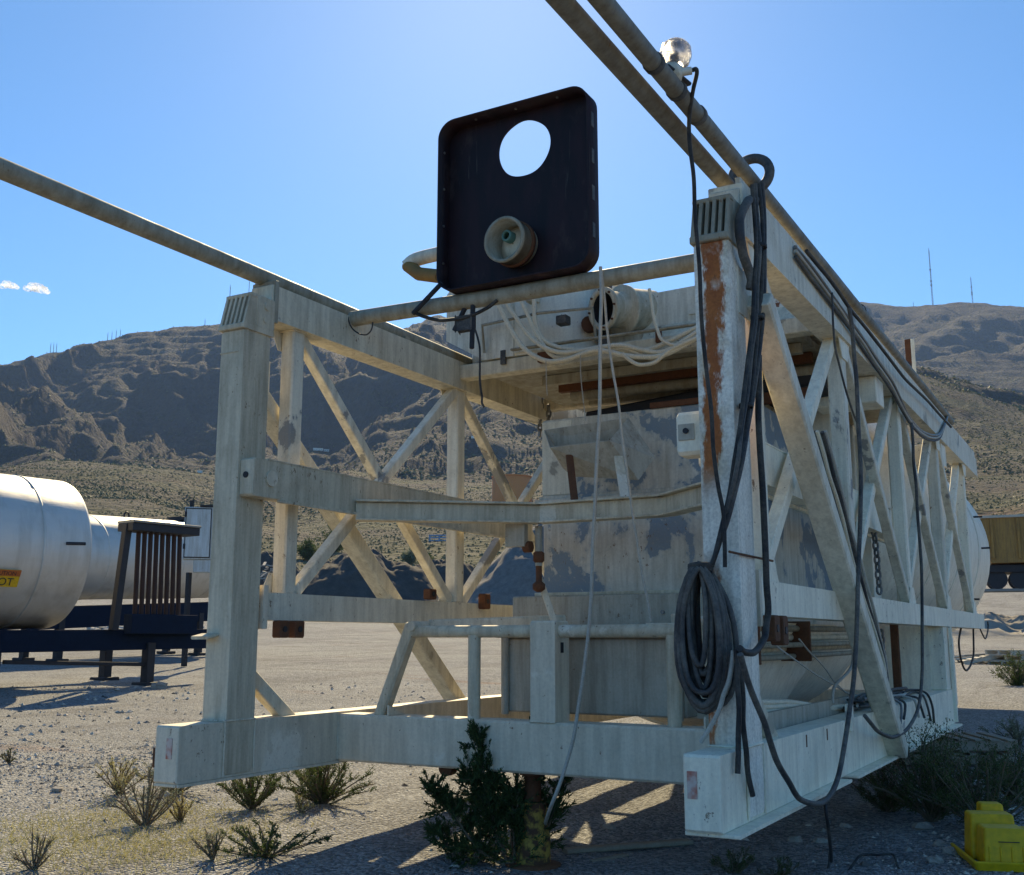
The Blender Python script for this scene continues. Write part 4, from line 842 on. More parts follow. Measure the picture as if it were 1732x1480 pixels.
for i, l in enumerate(([(1352, 1080), (1385, 1120), (1410, 1150), (1430, 1172)], [(1300, 1082), (1335, 1110), (1380, 1140), (1438, 1175)], [(1444, 1105), (1436, 1135), (1412, 1158), (1408, 1190)])): cable('wire', PX(-1.93)(l), .006 if i < 2 else .012, 'rope', ['thin pale wire slanting under the right mid chord, the steeper one', 'thin pale wire slanting under the right mid chord, the longer one', 'pale bent pipe-like cable rising from the tangle on the sill'][i], 'wire')
cable('cable', PX(-1.80)([(1625, 1062), (1622, 1100), (1634, 1134), (1647, 1108), (1646, 1064)]), .012, 'black', 'black cable hanging in a loop from the rear end of the right mid chord')
cable('cable', PX(-1.80)([(1657, 1062), (1666, 1080), (1672, 1060), (1670, 1052)]), .010, 'black', 'small black cable loop at the very rear of the right mid chord')
g0 = atG(1436, 1476); g1 = atG(1455, 1462); g2 = atG(1512, 1460); g3 = atG(1520, 1472)
cable('rod', [g0 + Vector((0, 0, .01)), g1 + Vector((0, 0, .05)), (g1 + g2) / 2 + Vector((0, 0, .055)), g2 + Vector((0, 0, .05)), g3 + Vector((0, 0, .01))], .008, 'black', 'bent black rod lying on the shaded gravel at the bottom edge', 'rod', 4)

# ------------------------------------------------------------------ jack, timber, pallets, yellow chocks, stones
jb = Vector((-3.62, 6.69, gz(-3.62, 6.69))); jk = thing('jack_stand', jb, 'rusty yellow jack stand under the front cross beam', 'jack stand')
part('base_plate', 'rusty', MB().lathe(jb, (0, 0, 1), [(.0, 0), (.19, 0), (.19, .02), (.12, .03), (.1, .04)], 20), jk)
part('column', 'jack', MB().lathe(jb, (0, 0, 1), [(.118, .03), (.118, .20), (.10, .26), (.095, .42)], 18), jk)
part('screw', 'rusty', MB().lathe(jb, (0, 0, 1), [(.06, .42), (.055, .69 - jb.z), (.09, .69 - jb.z), (.09, .705 - jb.z), (.0, .705 - jb.z)], 14), jk)
a_ = atG(955, 1448); b_ = atG(1168, 1432); one('plank', MB().beam(a_ + Vector((0, 0, .03)), b_ + Vector((0, 0, .035)), .10, .035), 'wood', 'weathered timber plank lying on the gravel beside the jack', 'plank')
a_ = atG(1000, 1462); b_ = atG(1060, 1452); one('plank', MB().beam(a_ + Vector((0, 0, .015)), b_ + Vector((0, 0, .02)), .05, .02), 'wood', 'short thin strip of wood on the gravel by the longer plank', 'plank')
def pallet(loc, rz, label, mat, ry=0):
    t = thing('pallet', loc, label, 'pallet'); t.rotation_euler = (0, ry, rz)
    L_ = Vector(t.location)
    for i in range(7): part('slat', mat, MB().box(L_ + Vector((-.55 + .165 * i, -.5, .11)), L_ + Vector((-.55 + .165 * i + .10, .5, .13)), .003), t)
    for j in (-.48, -.03, .42): part('runner', mat, MB().box(L_ + Vector((-.55, j, .02)), L_ + Vector((.55, j + .06, .11)), .003), t)
    for i in (0, 3, 6): part('slat', mat, MB().box(L_ + Vector((-.55 + .165 * i, -.5, .0)), L_ + Vector((-.55 + .165 * i + .10, .5, .02)), .003), t)
    return t
q = gp(-1.85, 12.9); pallet(q, .35, 'lower grey timber pallet packed under the rear of the right sill', 'wood')
pallet(q + Vector((.02, .03, .135)), .42, 'upper grey timber pallet packed under the rear of the right sill', 'wood')
def gD(x, d): q_ = atD(x, 1000, d); return gp(q_.x, q_.y)
q = gD(1712, 31); pallet(q, .9, 'bottom pallet of the sunlit bleached stack behind the plant', 'wood_pale'); pallet(q + Vector((.05, .04, .14)), 1.0, 'second pallet of the sunlit bleached stack behind the plant', 'wood_pale'); pallet(q + Vector((-.03, .02, .28)), .82, 'top pallet of the sunlit bleached stack behind the plant', 'wood_pale')
pallet(q + Vector((.75, -.25, .42)), .6, 'bleached pallet tilted steeply against the sunlit stack', 'wood_pale', .75); pallet(q + Vector((-.85, .25, .12)), .3, 'bleached pallet tilted gently beside the sunlit stack', 'wood_pale', -.22)
for i in range(6):
    d_ = q + Vector((-1.2 - .35 * i, .2 + .2 * i, .10 + .05 * (i % 3))); one('plank', MB().beam(d_, d_ + Vector((1.5 - .2 * i, .5 - .3 * i, .08 + .06 * (i % 2))), .16, .05), 'wood_pale' if i % 2 else 'wood', ['grey plank lying nearest the pallet stack', 'bleached plank, second from the pallet stack', 'grey plank, third from the pallet stack', 'bleached plank, fourth from the pallet stack', 'grey plank, fifth from the pallet stack', 'bleached plank farthest from the pallet stack'][i], 'plank')
yb_ = atG(1700, 1462); yw = thing('plastic_housing', yb_, 'bright yellow moulded plastic housing lying in a tray at the bottom corner', 'plastic housing'); yw.rotation_euler = (0, 0, R(20))
def ybx(name, pts_lo, pts_hi):
    a = [yb_ + Vector(p_) for p_ in pts_lo + pts_hi]; mb = MB().add(a, [(0, 1, 5, 4), (1, 2, 6, 5), (2, 3, 7, 6), (3, 0, 4, 7), (4, 5, 6, 7), (3, 2, 1, 0)]); o = part(name, 'yellow', mb, yw)
    bv = o.modifiers.new('soft', 'BEVEL'); bv.width = .018; bv.segments = 3; return o
def ybox(name, x0, x1, y0, y1, z0, z1, ins=.02, fr=.04): return ybx(name, [(x0, y0, z0), (x1, y0, z0), (x1, y1, z0), (x0, y1, z0)], [(x0 + ins, y0 + fr, z1), (x1 - ins, y0 + fr, z1), (x1 - ins, y1, z1), (x0 + ins, y1, z1)])
ybox('block', -.16, .14, -.14, .10, .0, .24); ybox('block', -.18, .14, .12, .34, .0, .29); ybox('block', -.06, .13, .33, .50, .0, .33); ybox('block', .17, .50, -.10, .36, .0, .19)
ybx('tray_rim', [(-.22, -.20, -.02), (.60, -.20, -.02), (.60, -.17, -.02), (-.22, -.17, -.02)], [(-.24, -.23, .05), (.62, -.23, .05), (.62, -.20, .05), (-.24, -.20, .05)]); ybx('tray_rim', [(-.22, -.2, -.02), (-.19, -.2, -.02), (-.19, .45, -.02), (-.22, .45, -.02)], [(-.25, -.22, .05), (-.22, -.22, .05), (-.22, .45, .05), (-.25, .45, .05)])
ybx('tray_floor', [(-.22, -.2, -.03), (.6, -.2, -.03), (.6, .5, -.03), (-.22, .5, -.03)], [(-.22, -.2, -.005), (.6, -.2, -.005), (.6, .5, -.005), (-.22, .5, -.005)])
for k in range(4): ybx('rib', [(-.13 + .07 * k, -.146, .02), (-.115 + .07 * k, -.146, .02), (-.115 + .07 * k, -.13, .02), (-.13 + .07 * k, -.13, .02)], [(-.125 + .07 * k, -.128, .13), (-.11 + .07 * k, -.128, .13), (-.11 + .07 * k, -.11, .13), (-.125 + .07 * k, -.11, .13)])
part('groove', 'dark', MB().box(yb_ + Vector((-.06, -.126, .155)), yb_ + Vector((.07, -.118, .16)), .001), yw)
for i, (x, y, s_) in enumerate(((1582, 1462, .045), (1608, 1446, .05), (1590, 1432, .04), (1345, 1428, .05), (1390, 1428, .045), (1560, 1405, .06), (1262, 1462, .05), (1430, 1402, .04), (270, 1150 + 15, .14), (1030, 1405, .05), (98, 1340, .05), (215, 1410, .05))):
    p_ = atG(x, y); st_ = plain('stone', (.34, .31, .27), .9, 0, .3, 25, .3) if i == 0 else bpy.data.materials['stone']
    one('stone', MB().ico(p_ + Vector((0, 0, s_ * .35)), s_, .3, (1.2, .9, .65), i, 6, 9), st_, 'pale stone lying loose on the gravel', 'stone', 'loose stones on the gravel')

# ------------------------------------------------------------------ plants
def quads(C, D, U, l, w):
    """leaf quads: centre C, direction D, side U (n,3), length l, width w"""
    l = np.asarray(l)[:, None]; w = np.asarray(w)[:, None]; n = len(C)
    V = np.stack([C - U * w * .5, C + U * w * .5, C + D * l + U * w * .25, C + D * l - U * w * .25], 1).reshape(-1, 3)
    return V, np.arange(4 * n).reshape(n, 4)
def unit(a): return a / np.maximum(1e-9, np.linalg.norm(a, axis=1, keepdims=True))
def bush(name, base, label, cat, w, h, nst, nleaf, leaf, mat, lean=(0, 0), spread=1.0, upright=.5, seed=0, group=None, fine=True):
    g = np.random.default_rng(seed); t = thing(name, base, label, cat, group); B = np.array(base); sm = MB(); Cs, Ds = [], []
    for i in range(nst):
        a = g.uniform(0, 6.283); out = g.random() ** .6 * spread; top = B + np.array([math.cos(a) * w * out + lean[0] * h, math.sin(a) * w * out + lean[1] * h, h * (1 - .55 * (out / max(spread, .01)) ** 2) * g.uniform(.7, 1.05)])
        mid = B * .5 + top * .5 + np.array([math.cos(a) * w * out * .12, math.sin(a) * w * out * .12, h * .08]) + g.normal(0, .04, 3) * h
        P_ = [Vector(B + g.normal(0, .02, 3) * np.array([1, 1, 0])), Vector(B * .75 + mid * .25 + g.normal(0, .02, 3) * h), Vector(mid), Vector(top)]
        path = smooth_path(P_, 4); sm.tube(path, [.012 * h + .004 - .010 * h * k / len(path) for k in range(len(path))], 4)
        pa = np.array([tuple(q_) for q_ in path]); nt = 8
        for tw in range(nt):
            k = g.integers(int(len(pa) * .35), len(pa)); s0 = pa[k]; dr = unit((pa[-1] - pa[0])[None] + g.normal(0, .45, (1, 3)) * h)[0]; dr[2] = dr[2] * (1 - upright) + upright; ln = h * g.uniform(.12, .30)
            if k < len(pa): sm.tube([Vector(s0), Vector(s0 + dr * ln)], [.0035, .0015], 3)
            if tw % 4 == 3: continue      # some twigs stay bare
            m = max(8, int(1.05 * nleaf) // (nst * nt)); u = g.random(m); C_ = s0 + dr * ln * u[:, None] + g.normal(0, .022, (m, 3)) * (1.2 if fine else 2.5) * h; Cs.append(C_); Ds.append(np.repeat(dr[None], m, 0))
    C_ = np.concatenate(Cs); D_ = unit(np.concatenate(Ds) + g.normal(0, .75, C_.shape)); U_ = unit(np.cross(D_, g.normal(0, 1, C_.shape)))
    ok = C_[:, 2] > B[2] + .01; C_, D_, U_ = C_[ok], D_[ok], U_[ok]
    V, F = quads(C_, D_, U_, leaf * .85 * g.uniform(.6, 1.4, len(C_)), leaf * .45 * g.uniform(.7, 1.3, len(C_)))
    sm.build('stem', M['stem'], t); f_ = bulk('foliage', V, F, M[mat], parent=t); return t
def juniper(base, label, w, h, seed, specs):
    g = np.random.default_rng(seed); t = thing('juniper_bush', base, label, 'bush'); B = np.array(base); sm = MB(); Cs, Ds = [], []
    for (dx, dz, dy, th) in specs:
        tip = B + np.array([dx * math.cos(YAW) - dy * math.sin(YAW), dx * math.sin(YAW) + dy * math.cos(YAW), dz]); md = B * .5 + tip * .5 + np.array([0, 0, -.05 * h]) + g.normal(0, .03, 3)
        path = smooth_path([Vector(B), Vector(md), Vector(tip)], 8); sm.tube(path, [.016 - .012 * k / len(path) for k in range(len(path))], 5)
        pa = np.array([tuple(q_) for q_ in path]); L_ = np.linalg.norm(tip - B)
        for tw in range(int(44 * th)):
            k = int(len(pa) * (.28 + .72 * g.random() ** .75)); k = min(k, len(pa) - 1); fr = k / (len(pa) - 1); s0 = pa[k] + g.normal(0, .02, 3)
            ax = unit((pa[-1] - pa[-5])[None])[0]; dr = unit((ax * .45 + g.normal(0, .8, 3) * (1.2 - .5 * fr) + np.array([0, 0, .85]))[None])[0]; ln = (.20 * (1.2 - fr) + .06) * g.uniform(.6, 1.3)
            sm.tube([Vector(pa[k]), Vector(s0 + dr * ln * .9)], [.003, .001], 3)
            for sb_ in range(3):
                d2 = unit((dr + g.normal(0, .35, 3))[None])[0]; l2 = ln * g.uniform(.5, 1.0); o2 = s0 + dr * ln * g.uniform(0, .5)
                m = 34; u = g.random(m) ** .85; rad = .026 * (1.15 - u)
                Cs.append(o2 + d2 * l2 * u[:, None] + unit(g.normal(0, 1, (m, 3))) * (rad * g.random(m))[:, None]); Ds.append(np.repeat(d2[None], m, 0))
    C_ = np.concatenate(Cs); D_ = unit(np.concatenate(Ds) + g.normal(0, .38, C_.shape)); U_ = unit(np.cross(D_, g.normal(0, 1, C_.shape)))
    V, F = quads(C_, D_, U_, .026 * g.uniform(.6, 1.4, len(C_)), .0085 * g.uniform(.7, 1.3, len(C_)))
    sm.build('stem', M['stem'], t); bulk('foliage', V, F, M['juniper'], parent=t); return t
jbp = atG(862, 1468)
juniper(jbp, 'dark green juniper-like bush growing in front of the cross beam and jack', .5, .85, 4,
        [(-.22, .80, .05, 1.15), (-.10, .62, .12, .7), (.09, .82, .10, 1.0), (.22, .78, .05, .8), (-.58, .52, .0, .8), (-.38, .36, -.05, .5), (-.50, .20, .1, .6), (.40, .56, .2, .55), (.02, .40, -.08, .6), (.26, .30, .05, .4), (-.30, .58, .1, .8)])
bush('creosote_bush', atG(1575, 1392), 'dark leafy creosote bush beside the right sill, the largest one', 'bush', .62, .72, 42, 15000, .017, 'creosote', (-.05, .1), 1, .3, 21)
bush('creosote_bush', atG(1668, 1408), 'green creosote bush right behind the yellow plastic housing', 'bush', .50, .62, 34, 12000, .016, 'creosote', (0, 0), 1, .3, 22)
bush('creosote_bush', atG(1500, 1375), 'low dark creosote bush nearest the right sill beam', 'bush', .36, .38, 24, 6000, .015, 'creosote', (0, .1), 1, .3, 23)
bush('creosote_bush', atG(1722, 1360), 'creosote bush cut off by the right edge of the photo', 'bush', .48, .50, 28, 8000, .016, 'creosote', (0, 0), 1, .3, 24)
bush('desert_shrub', atG(1722, 1165), 'bright green shrub in sunlight behind the plant near the pallets', 'shrub', .45, .60, 26, 4500, .035, 'creosote', (0, 0), 1, .5, 25, fine=False)
bush('desert_shrub', atG(1722, 1262), 'small yellowish shrub at the right edge in shade', 'shrub', .35, .35, 18, 2500, .02, 'sage', (0, 0), 1, .4, 26)
bush('desert_shrub', atG(545, 1362), 'dark green shrub growing under the left sill beam', 'shrub', .48, .40, 34, 10000, .018, 'creosote', (.05, 0), 1, .35, 27)
bush('desert_shrub', atG(425, 1372), 'sunlit green shrub at the near side of the left sill beam', 'shrub', .30, .34, 26, 5500, .018, 'creosote', (-.1, 0), 1, .6, 28)
bush('sage_bush', atG(245, 1400), 'pale grey-green sage bush in front of the left sill end', 'shrub', .28, .42, 18, 2200, .015, 'sage', (-.1, 0), 1, .6, 29)
bush('sage_bush', atG(300, 1345), 'pale yellow-green weed right under the left sill end', 'shrub', .40, .32, 18, 2400, .016, 'sage', (0, 0), 1, .5, 30)
bush('sage_bush', atG(200, 1345), 'low yellowish weed left of the sill end', 'shrub', .32, .30, 18, 2200, .016, 'drygrass', (0, 0), 1, .6, 31)
bush('desert_shrub', atG(452, 1452), 'low dark plant lying in its own shadow in front of the left sill', 'shrub', .42, .22, 24, 5000, .016, 'creosote', (0, 0), 1, .1, 32)
bush('sage_bush', atG(360, 1458), 'small pale weed beside the dark low plant', 'shrub', .14, .22, 10, 700, .014, 'sage', (0, 0), 1, .7, 33)
bush('sage_bush', atG(58, 1474), 'small upright weed at the bottom left', 'shrub', .13, .24, 10, 600, .013, 'sage', (0, 0), 1, .8, 34)
bush('sage_bush', atG(16, 1292), 'tiny green weed at the left edge', 'shrub', .14, .14, 10, 500, .014, 'creosote', (0, 0), 1, .6, 35)
bush('sage_bush', atG(1245, 1482), 'green weed at the bottom edge below the right sill end', 'shrub', .18, .16, 16, 1600, .014, 'creosote', (0, 0), 1, .7, 36)
bush('sage_bush', atG(1320, 1486), 'smaller green weed right of the one at the bottom edge', 'shrub', .14, .12, 12, 900, .013, 'creosote', (0, 0), 1, .7, 37)
bush('sage_bush', atG(508, 1378), 'small dry tuft between the two left shrubs', 'shrub', .10, .16, 8, 400, .016, 'drygrass', (0, 0), 1, .9, 38)
bush('sage_bush', atG(305, 1392), 'dry straw-coloured tuft right of the sage bush', 'shrub', .12, .22, 10, 500, .018, 'drygrass', (0, 0), 1, .9, 39)
# dry ground cover
cen = [atG(x, y) for x, y in ((150, 1395), (170, 1420), (95, 1425), (230, 1375), (60, 1440), (330, 1440), (260, 1440), (20, 1405), (330, 1380), (280, 1420), (120, 1460), (420, 1400), (200, 1450))]
n = 26000; ci = RNG.integers(0, len(cen), n); CB = np.array([tuple(c) for c in cen])[ci]; CB[:, :2] += RNG.normal(0, .34, (n, 2)); CB[:, 2] = ground_z(CB[:, 0], CB[:, 1]) - .003
D_ = unit(np.stack([RNG.normal(0, .8, n), RNG.normal(0, .8, n), np.abs(RNG.normal(.45, .3, n))], -1)); U_ = unit(np.cross(D_, RNG.normal(0, 1, (n, 3))))
V, F = quads(CB, D_, U_, RNG.uniform(.015, .07, n), RNG.uniform(.003, .008, n)); o = bulk('dry_grass', V, F, M['drygrass'], 'stuff'); o['label'] = 'short dry yellow grass in the sunlit left foreground'; o['category'] = 'grass'
# ------------------------------------------------------------------ hot-asphalt tank trailers on the left
def ydir(az): return Vector((-math.sin(R(az)), math.cos(R(az)), 0))
def trailer_tank(end_c, az, Rr, L, label, bands):
    ax = ydir(az); t = thing('tank_trailer', Vector((end_c.x, end_c.y, gz(end_c.x, end_c.y))), label, 'tank trailer')
    tk = part('tank', 'alu', MB().lathe(end_c, ax, [(.02, -L - .35), (Rr * .8, -L - .18), (Rr, -L), (Rr, -.05), (Rr * .985, 0), (Rr * .97, .01), (Rr * .6, .16), (.02, .22)], 72), t)
    for b in bands: part('seam_band', 'alu', MB().lathe(end_c - ax * b, ax, [(Rr, 0), (Rr + .012, .004), (Rr + .012, .05), (Rr, .054)], 72), tk)
    return t, tk, ax
ec = atD(86, 937, 24.0); T1, tk1, ax1 = trailer_tank(ec, -8, 1.50, 9.0, 'nearer silver insulated tank trailer cut off by the left edge', (1.0, 2.6, 4.2, 5.8)); s1 = Vector((ax1.y, -ax1.x, 0))
ec = ec + Vector((0, 0, .22))
part('frame_rail', 'navy', MB().beam(ec - ax1 * 9 - Vector((0, 0, 2.05)) + s1 * .75, ec + ax1 * 3.4 - Vector((0, 0, 1.92)) + s1 * .75, .14, .42), T1); part('frame_rail', 'navy', MB().beam(ec - ax1 * 9 - Vector((0, 0, 2.05)) - s1 * .75, ec + ax1 * 3.4 - Vector((0, 0, 1.92)) - s1 * .75, .14, .42), T1)
part('frame_deck', 'dark', MB().beam(ec - ax1 * 9 - Vector((0, 0, 1.83)), ec + ax1 * .4 - Vector((0, 0, 1.80)), 1.4, .10), T1)
def leg(p_, h, root):
    f_ = Vector((p_.x, p_.y, gz(p_.x, p_.y))); lg = part('landing_leg', 'dark', MB().beam(f_, Vector((p_.x, p_.y, h)), .20, .20), root); part('foot', 'dark', MB().box(f_ - Vector((.22, .22, .03)), f_ + Vector((.22, .22, .06)), .02), lg); return lg
fx = ec + ax1 * 1.9 + s1 * .78; leg(fx, ec.z - 2.0, T1); fx2 = ec + ax1 * 1.9 - s1 * .78; leg(fx2, ec.z - 2.0, T1)
part('leg_strut', 'dark', MB().beam(fx + Vector((0, 0, -.0)) * 1 + Vector((0, 0, -2.45)), ec - ax1 * 1.2 + s1 * .75 - Vector((0, 0, 2.35)), .08, .08), T1)
lr_ = leg(ec - ax1 * 1.6 + s1 * .7, ec.z - 2.1, T1); lr_.data.materials[0] = M['rusty']
part('axle', 'dark', MB().cyl(ec - ax1 * 3.6 + s1 * 1.1 - Vector((0, 0, 2.30)), ec - ax1 * 3.6 - s1 * 1.1 - Vector((0, 0, 2.30)), .10, n=12), T1)
part('tool_box', 'dark', MB().beam(ec - ax1 * 1.4 + s1 * .9 - Vector((0, 0, 2.30)), ec - ax1 * 3.2 + s1 * .9 - Vector((0, 0, 2.30)), .3, .25), T1)
# manifold rack with brown pipes at its tail
rk = ec + ax1 * 1.15 + s1 * .95
part('rack_post', 'dark', MB().beam(rk - ax1 * .22 - Vector((0, 0, 1.75)), rk - ax1 * .05 + Vector((0, 0, .42)), .14, .16), T1)
part('rack_roof', 'dark', MB().beam(rk - ax1 * .1 + Vector((0, 0, .36)), rk + ax1 * 1.55 + Vector((0, 0, .36)), .55, .16), T1); part('rack_cap', 'steel', MB().beam(rk - ax1 * .1 + Vector((0, 0, .47)), rk + ax1 * 1.57 + Vector((0, 0, .47)), .6, .05), T1)
for k in range(8): part('manifold_pipe', 'dkbrown', MB().cyl(rk + ax1 * (.22 + .145 * k) + Vector((0, 0, .3)), rk + ax1 * (.25 + .15 * k) - Vector((0, 0, 1.45)), .048, n=8), T1)
part('rack_base', 'navy', MB().beam(rk + ax1 * .1 - Vector((0, 0, 1.62)), rk + ax1 * 1.7 - Vector((0, 0, 1.62)), .3, .40), T1)
# HOT caution plate on the nearer tank
def lettering(txt, size, mat, parent, M4, name='lettering'):
    cu = bpy.data.curves.new('lettering', 'FONT'); cu.body = txt; cu.size = size; cu.align_x = 'CENTER'; cu.extrude = .002
    tmp = bpy.data.objects.new('tmp', cu); COL.objects.link(tmp); dg = bpy.context.evaluated_depsgraph_get(); me = bpy.data.meshes.new_from_object(tmp.evaluated_get(dg)); bpy.data.objects.remove(tmp); bpy.data.curves.remove(cu)
    me.transform(M4); off = parent.location.copy(); q_ = parent.parent
    while q_: off = off + q_.location; q_ = q_.parent
    me.transform(Matrix.Translation(-off)); me.materials.clear(); me.materials.append(mat); o = bpy.data.objects.new(name, me); COL.objects.link(o); o.parent = parent; return o
hd = (Vector((0, 0, CAMZ)) - ec); tow = (s1 if s1.dot(hd) > 0 else -s1)
sgc = ec - ax1 * 1.72 + tow * 1.38 - Vector((0, 0, .80)); nrm = (tow * 1.38 + Vector((0, 0, -.58))).normalized(); upv = (Vector((0, 0, 1)) - nrm * nrm.z).normalized(); rtv = upv.cross(nrm)
def flat(c, w, h, d): 
    return MB().add([c + rtv * sx * w + upv * sy * h + nrm * sd for sd in (0, d) for sx, sy in ((-1, -1), (1, -1), (1, 1), (-1, 1))], [(4, 5, 6, 7), (0, 1, 5, 4), (1, 2, 6, 5), (2, 3, 7, 6), (3, 0, 4, 7), (3, 2, 1, 0)])
sgc = sgc + nrm * .06
yl = plain('caution_yellow', (.75, .42, .02), .6, 0, .1, 3, 0); orr = plain('caution_orange', (.55, .13, .03), .6, 0, .1, 3, 0)
sg = part('caution_plate', yl, flat(sgc, .32, .165, .02), T1); part('caution_band', orr, flat(sgc + upv * .105 + nrm * .021, .32, .06, .003), sg)
M4 = lambda c: Matrix(((rtv.x, upv.x, nrm.x, c.x), (rtv.y, upv.y, nrm.y, c.y), (rtv.z, upv.z, nrm.z, c.z), (0, 0, 0, 1)))
lettering('CAUTION', .105, M['dark'], sg, M4(sgc + upv * .067 + nrm * .026)); lettering('HOT', .21, M['dark'], sg, M4(sgc - upv * .135 + nrm * .023))
part('valve_handle', 'dark', MB().beam(ec - ax1 * .55 + tow * 1.50 - Vector((0, 0, .12)), ec - ax1 * .15 + tow * 1.50 - Vector((0, 0, .1)), .04, .06), T1)
# farther tank
p0 = atD(150, 942, 35.0); p1 = atD(352, 948, 38.5); az2 = math.degrees(math.atan2(-(p1 - p0).x, (p1 - p0).y)); R2 = 1.27
T2 = thing('tank_trailer', Vector((p1.x, p1.y, gz(p1.x, p1.y))), 'farther silver tank trailer on a navy frame behind the left post', 'tank trailer'); ax2 = (p1 - p0).normalized(); s2 = Vector((ax2.y, -ax2.x, 0)).normalized(); L2 = (p1 - p0).length
tk2 = part('tank', 'alu', MB().lathe(p1, ax2, [(.02, -L2 - 2.5), (R2 * .9, -L2 - 2.3), (R2, -L2 - 2), (R2, -.1), (R2 * .95, .05), (R2 * .5, .22), (.02, .25)], 56), T2)
for b in (.8, 2.4, 4.0, 5.4): part('seam_band', 'alu', MB().lathe(p1 - ax2 * b, ax2, [(R2, 0), (R2 + .01, .004), (R2 + .01, .05), (R2, .054)], 56), tk2)
for b, w_ in ((5.9, .45), (1.0, .65)): part('hatch', 'dark', MB().beam(p1 - ax2 * (b + w_) + Vector((0, 0, R2 + .08)), p1 - ax2 * (b - w_) + Vector((0, 0, R2 + .06)), .6, .12), tk2)
part('lifting_eye', 'dark', MB().tube([p1 - ax2 * (3.7 + .1 * math.cos(a)) + Vector((0, 0, R2 + .06 + .1 * math.sin(a))) for a in np.linspace(0, 6.28, 13)], .03, 6), tk2)
for sg_ in (-1, 1): part('frame_rail', 'navy', MB().beam(p0 - ax2 * 2.5 + s2 * .7 * sg_ - Vector((0, 0, 1.78)), p1 + ax2 * 2.2 + s2 * .7 * sg_ - Vector((0, 0, 1.70)), .14, .62), T2)
for b in (1.0, 6.5): leg(p1 - ax2 * b + s2 * .7, p1.z - 1.8, T2); leg(p1 - ax2 * b - s2 * .7, p1.z - 1.8, T2)
part('tail_post', 'dark', MB().beam(p1 - ax2 * .2 + s2 * .9 - Vector((0, 0, 1.5)), p1 - ax2 * .25 + s2 * .9 - Vector((0, 0, .35)), .12, .12), T2)
# pale control cabinet
cb = atD(343, 905, 30.0); CBt = thing('control_cabinet', Vector((cb.x, cb.y, gz(cb.x, cb.y))), 'pale blue-grey electrical cabinet on a stand just left of the left post', 'cabinet'); s3 = Vector((math.cos(YAW + R(14)), math.sin(YAW + R(14)), 0)); d3 = Vector((-s3.y, s3.x, 0))
part('body', 'ltblue', MB().beam(cb + Vector((0, 0, -.66)), cb + Vector((0, 0, .72)), .95, .5, d3, .02), CBt)
part('door', 'ltblue', MB().beam(cb - s3 * .12 - d3 * .27 + Vector((0, 0, -.6)), cb - s3 * .12 - d3 * .27 + Vector((0, 0, .66)), .62, .04, d3, .01), CBt)
part('door_gap', 'dark', MB().beam(cb - s3 * .12 - d3 * .255 + Vector((0, 0, -.63)), cb - s3 * .12 - d3 * .255 + Vector((0, 0, .69)), .67, .02, d3, .002), CBt)
for zz in (-.4, .45): part('hinge', 'dark', MB().beam(cb - s3 * .45 - d3 * .28 + Vector((0, 0, zz)), cb - s3 * .45 - d3 * .28 + Vector((0, 0, zz + .14)), .06, .05), CBt)
part('hood', 'dark', MB().beam(cb - s3 * .1 + Vector((0, 0, .75)), cb + s3 * .52 + Vector((0, 0, .75)), .6, .05), CBt); part('conduit', 'dark', MB().cyl(cb - s3 * .32 + Vector((0, 0, .7)), cb - s3 * .32 + Vector((0, 0, .92)), .06, n=8), CBt)
part('lower_box', 'ltblue', MB().beam(cb + s3 * .1 + Vector((0, 0, -1.0)), cb + s3 * .1 + Vector((0, 0, -.67)), .6, .4, d3, .02), CBt)
for sx in (-.3, .35): part('stand_leg', 'dark', MB().beam(Vector(((cb + s3 * sx).x, (cb + s3 * sx).y, gz((cb + s3 * sx).x, (cb + s3 * sx).y))), cb + s3 * sx + Vector((0, 0, -1.0)), .12, .12), CBt)

# ------------------------------------------------------------------ yard background: heaps, tank, wagon, shrubs, huts, masts
def heap(name, px, py, d, w, h, mat, label, seed, el=1.0):
    c = atD(px, py, d); n1, n2 = 110, 40; u0 = unit(np.array([[c.x, c.y, 0]]))[0]; sd = np.array([u0[1], -u0[0], 0]); rr_ = np.linspace(0, 1, n2); aa = np.linspace(0, 2 * np.pi, n1, endpoint=False)
    Rg, Ag = np.meshgrid(rr_, aa, indexing='ij'); X = c.x + (sd[0] * np.cos(Ag) * w + u0[0] * np.sin(Ag) * w * el) * Rg; Y = c.y + (sd[1] * np.cos(Ag) * w + u0[1] * np.sin(Ag) * w * el) * Rg
    ang = np.degrees(np.arctan2(-X, Y)); Z = terrain(ang, np.hypot(X, Y)) - .3 + h * np.clip(1 - Rg ** 1.7, 0, 1) ** 1.35 * (1 + .22 * fbm(X * .22 + seed, Y * .22, 4)) + (.9 * fbm(X * .45, Y * .45, 5, .62) + .25 * fbm(X * 2.2, Y * 2.2, 3, .6)) * (1 - Rg ** 2)
    V = np.stack([X, Y, Z], -1).reshape(-1, 3); I = np.arange(n1 * n2).reshape(n2, n1); J = np.roll(I, -1, 1); F = np.stack([I[:-1], I[1:], J[1:], J[:-1]], -1).reshape(-1, 4)
    return tag(bulk(name, V, F, mat, smooth=True), label, 'heap')
blk = plain('black_millings', (.075, .068, .062), .95, 0, .6, 1.5, 1.0); gry = plain('grey_crushed_stone', (.17, .16, .15), .95, 0, .6, 2, 1.0)
heap('millings_heap', 615, 1036, 100, 12.0, 5.6, blk, 'broad black heap of millings seen through the left truss', 1, .8)
heap('millings_heap', 745, 1036, 104, 10.0, 4.8, blk, 'smaller black heap of millings behind the barrier rail', 5, .8)
heap('stone_heap', 965, 1036, 96, 13.0, 8.6, gry, 'grey heap of crushed stone partly hidden by the hopper', 9, .8)
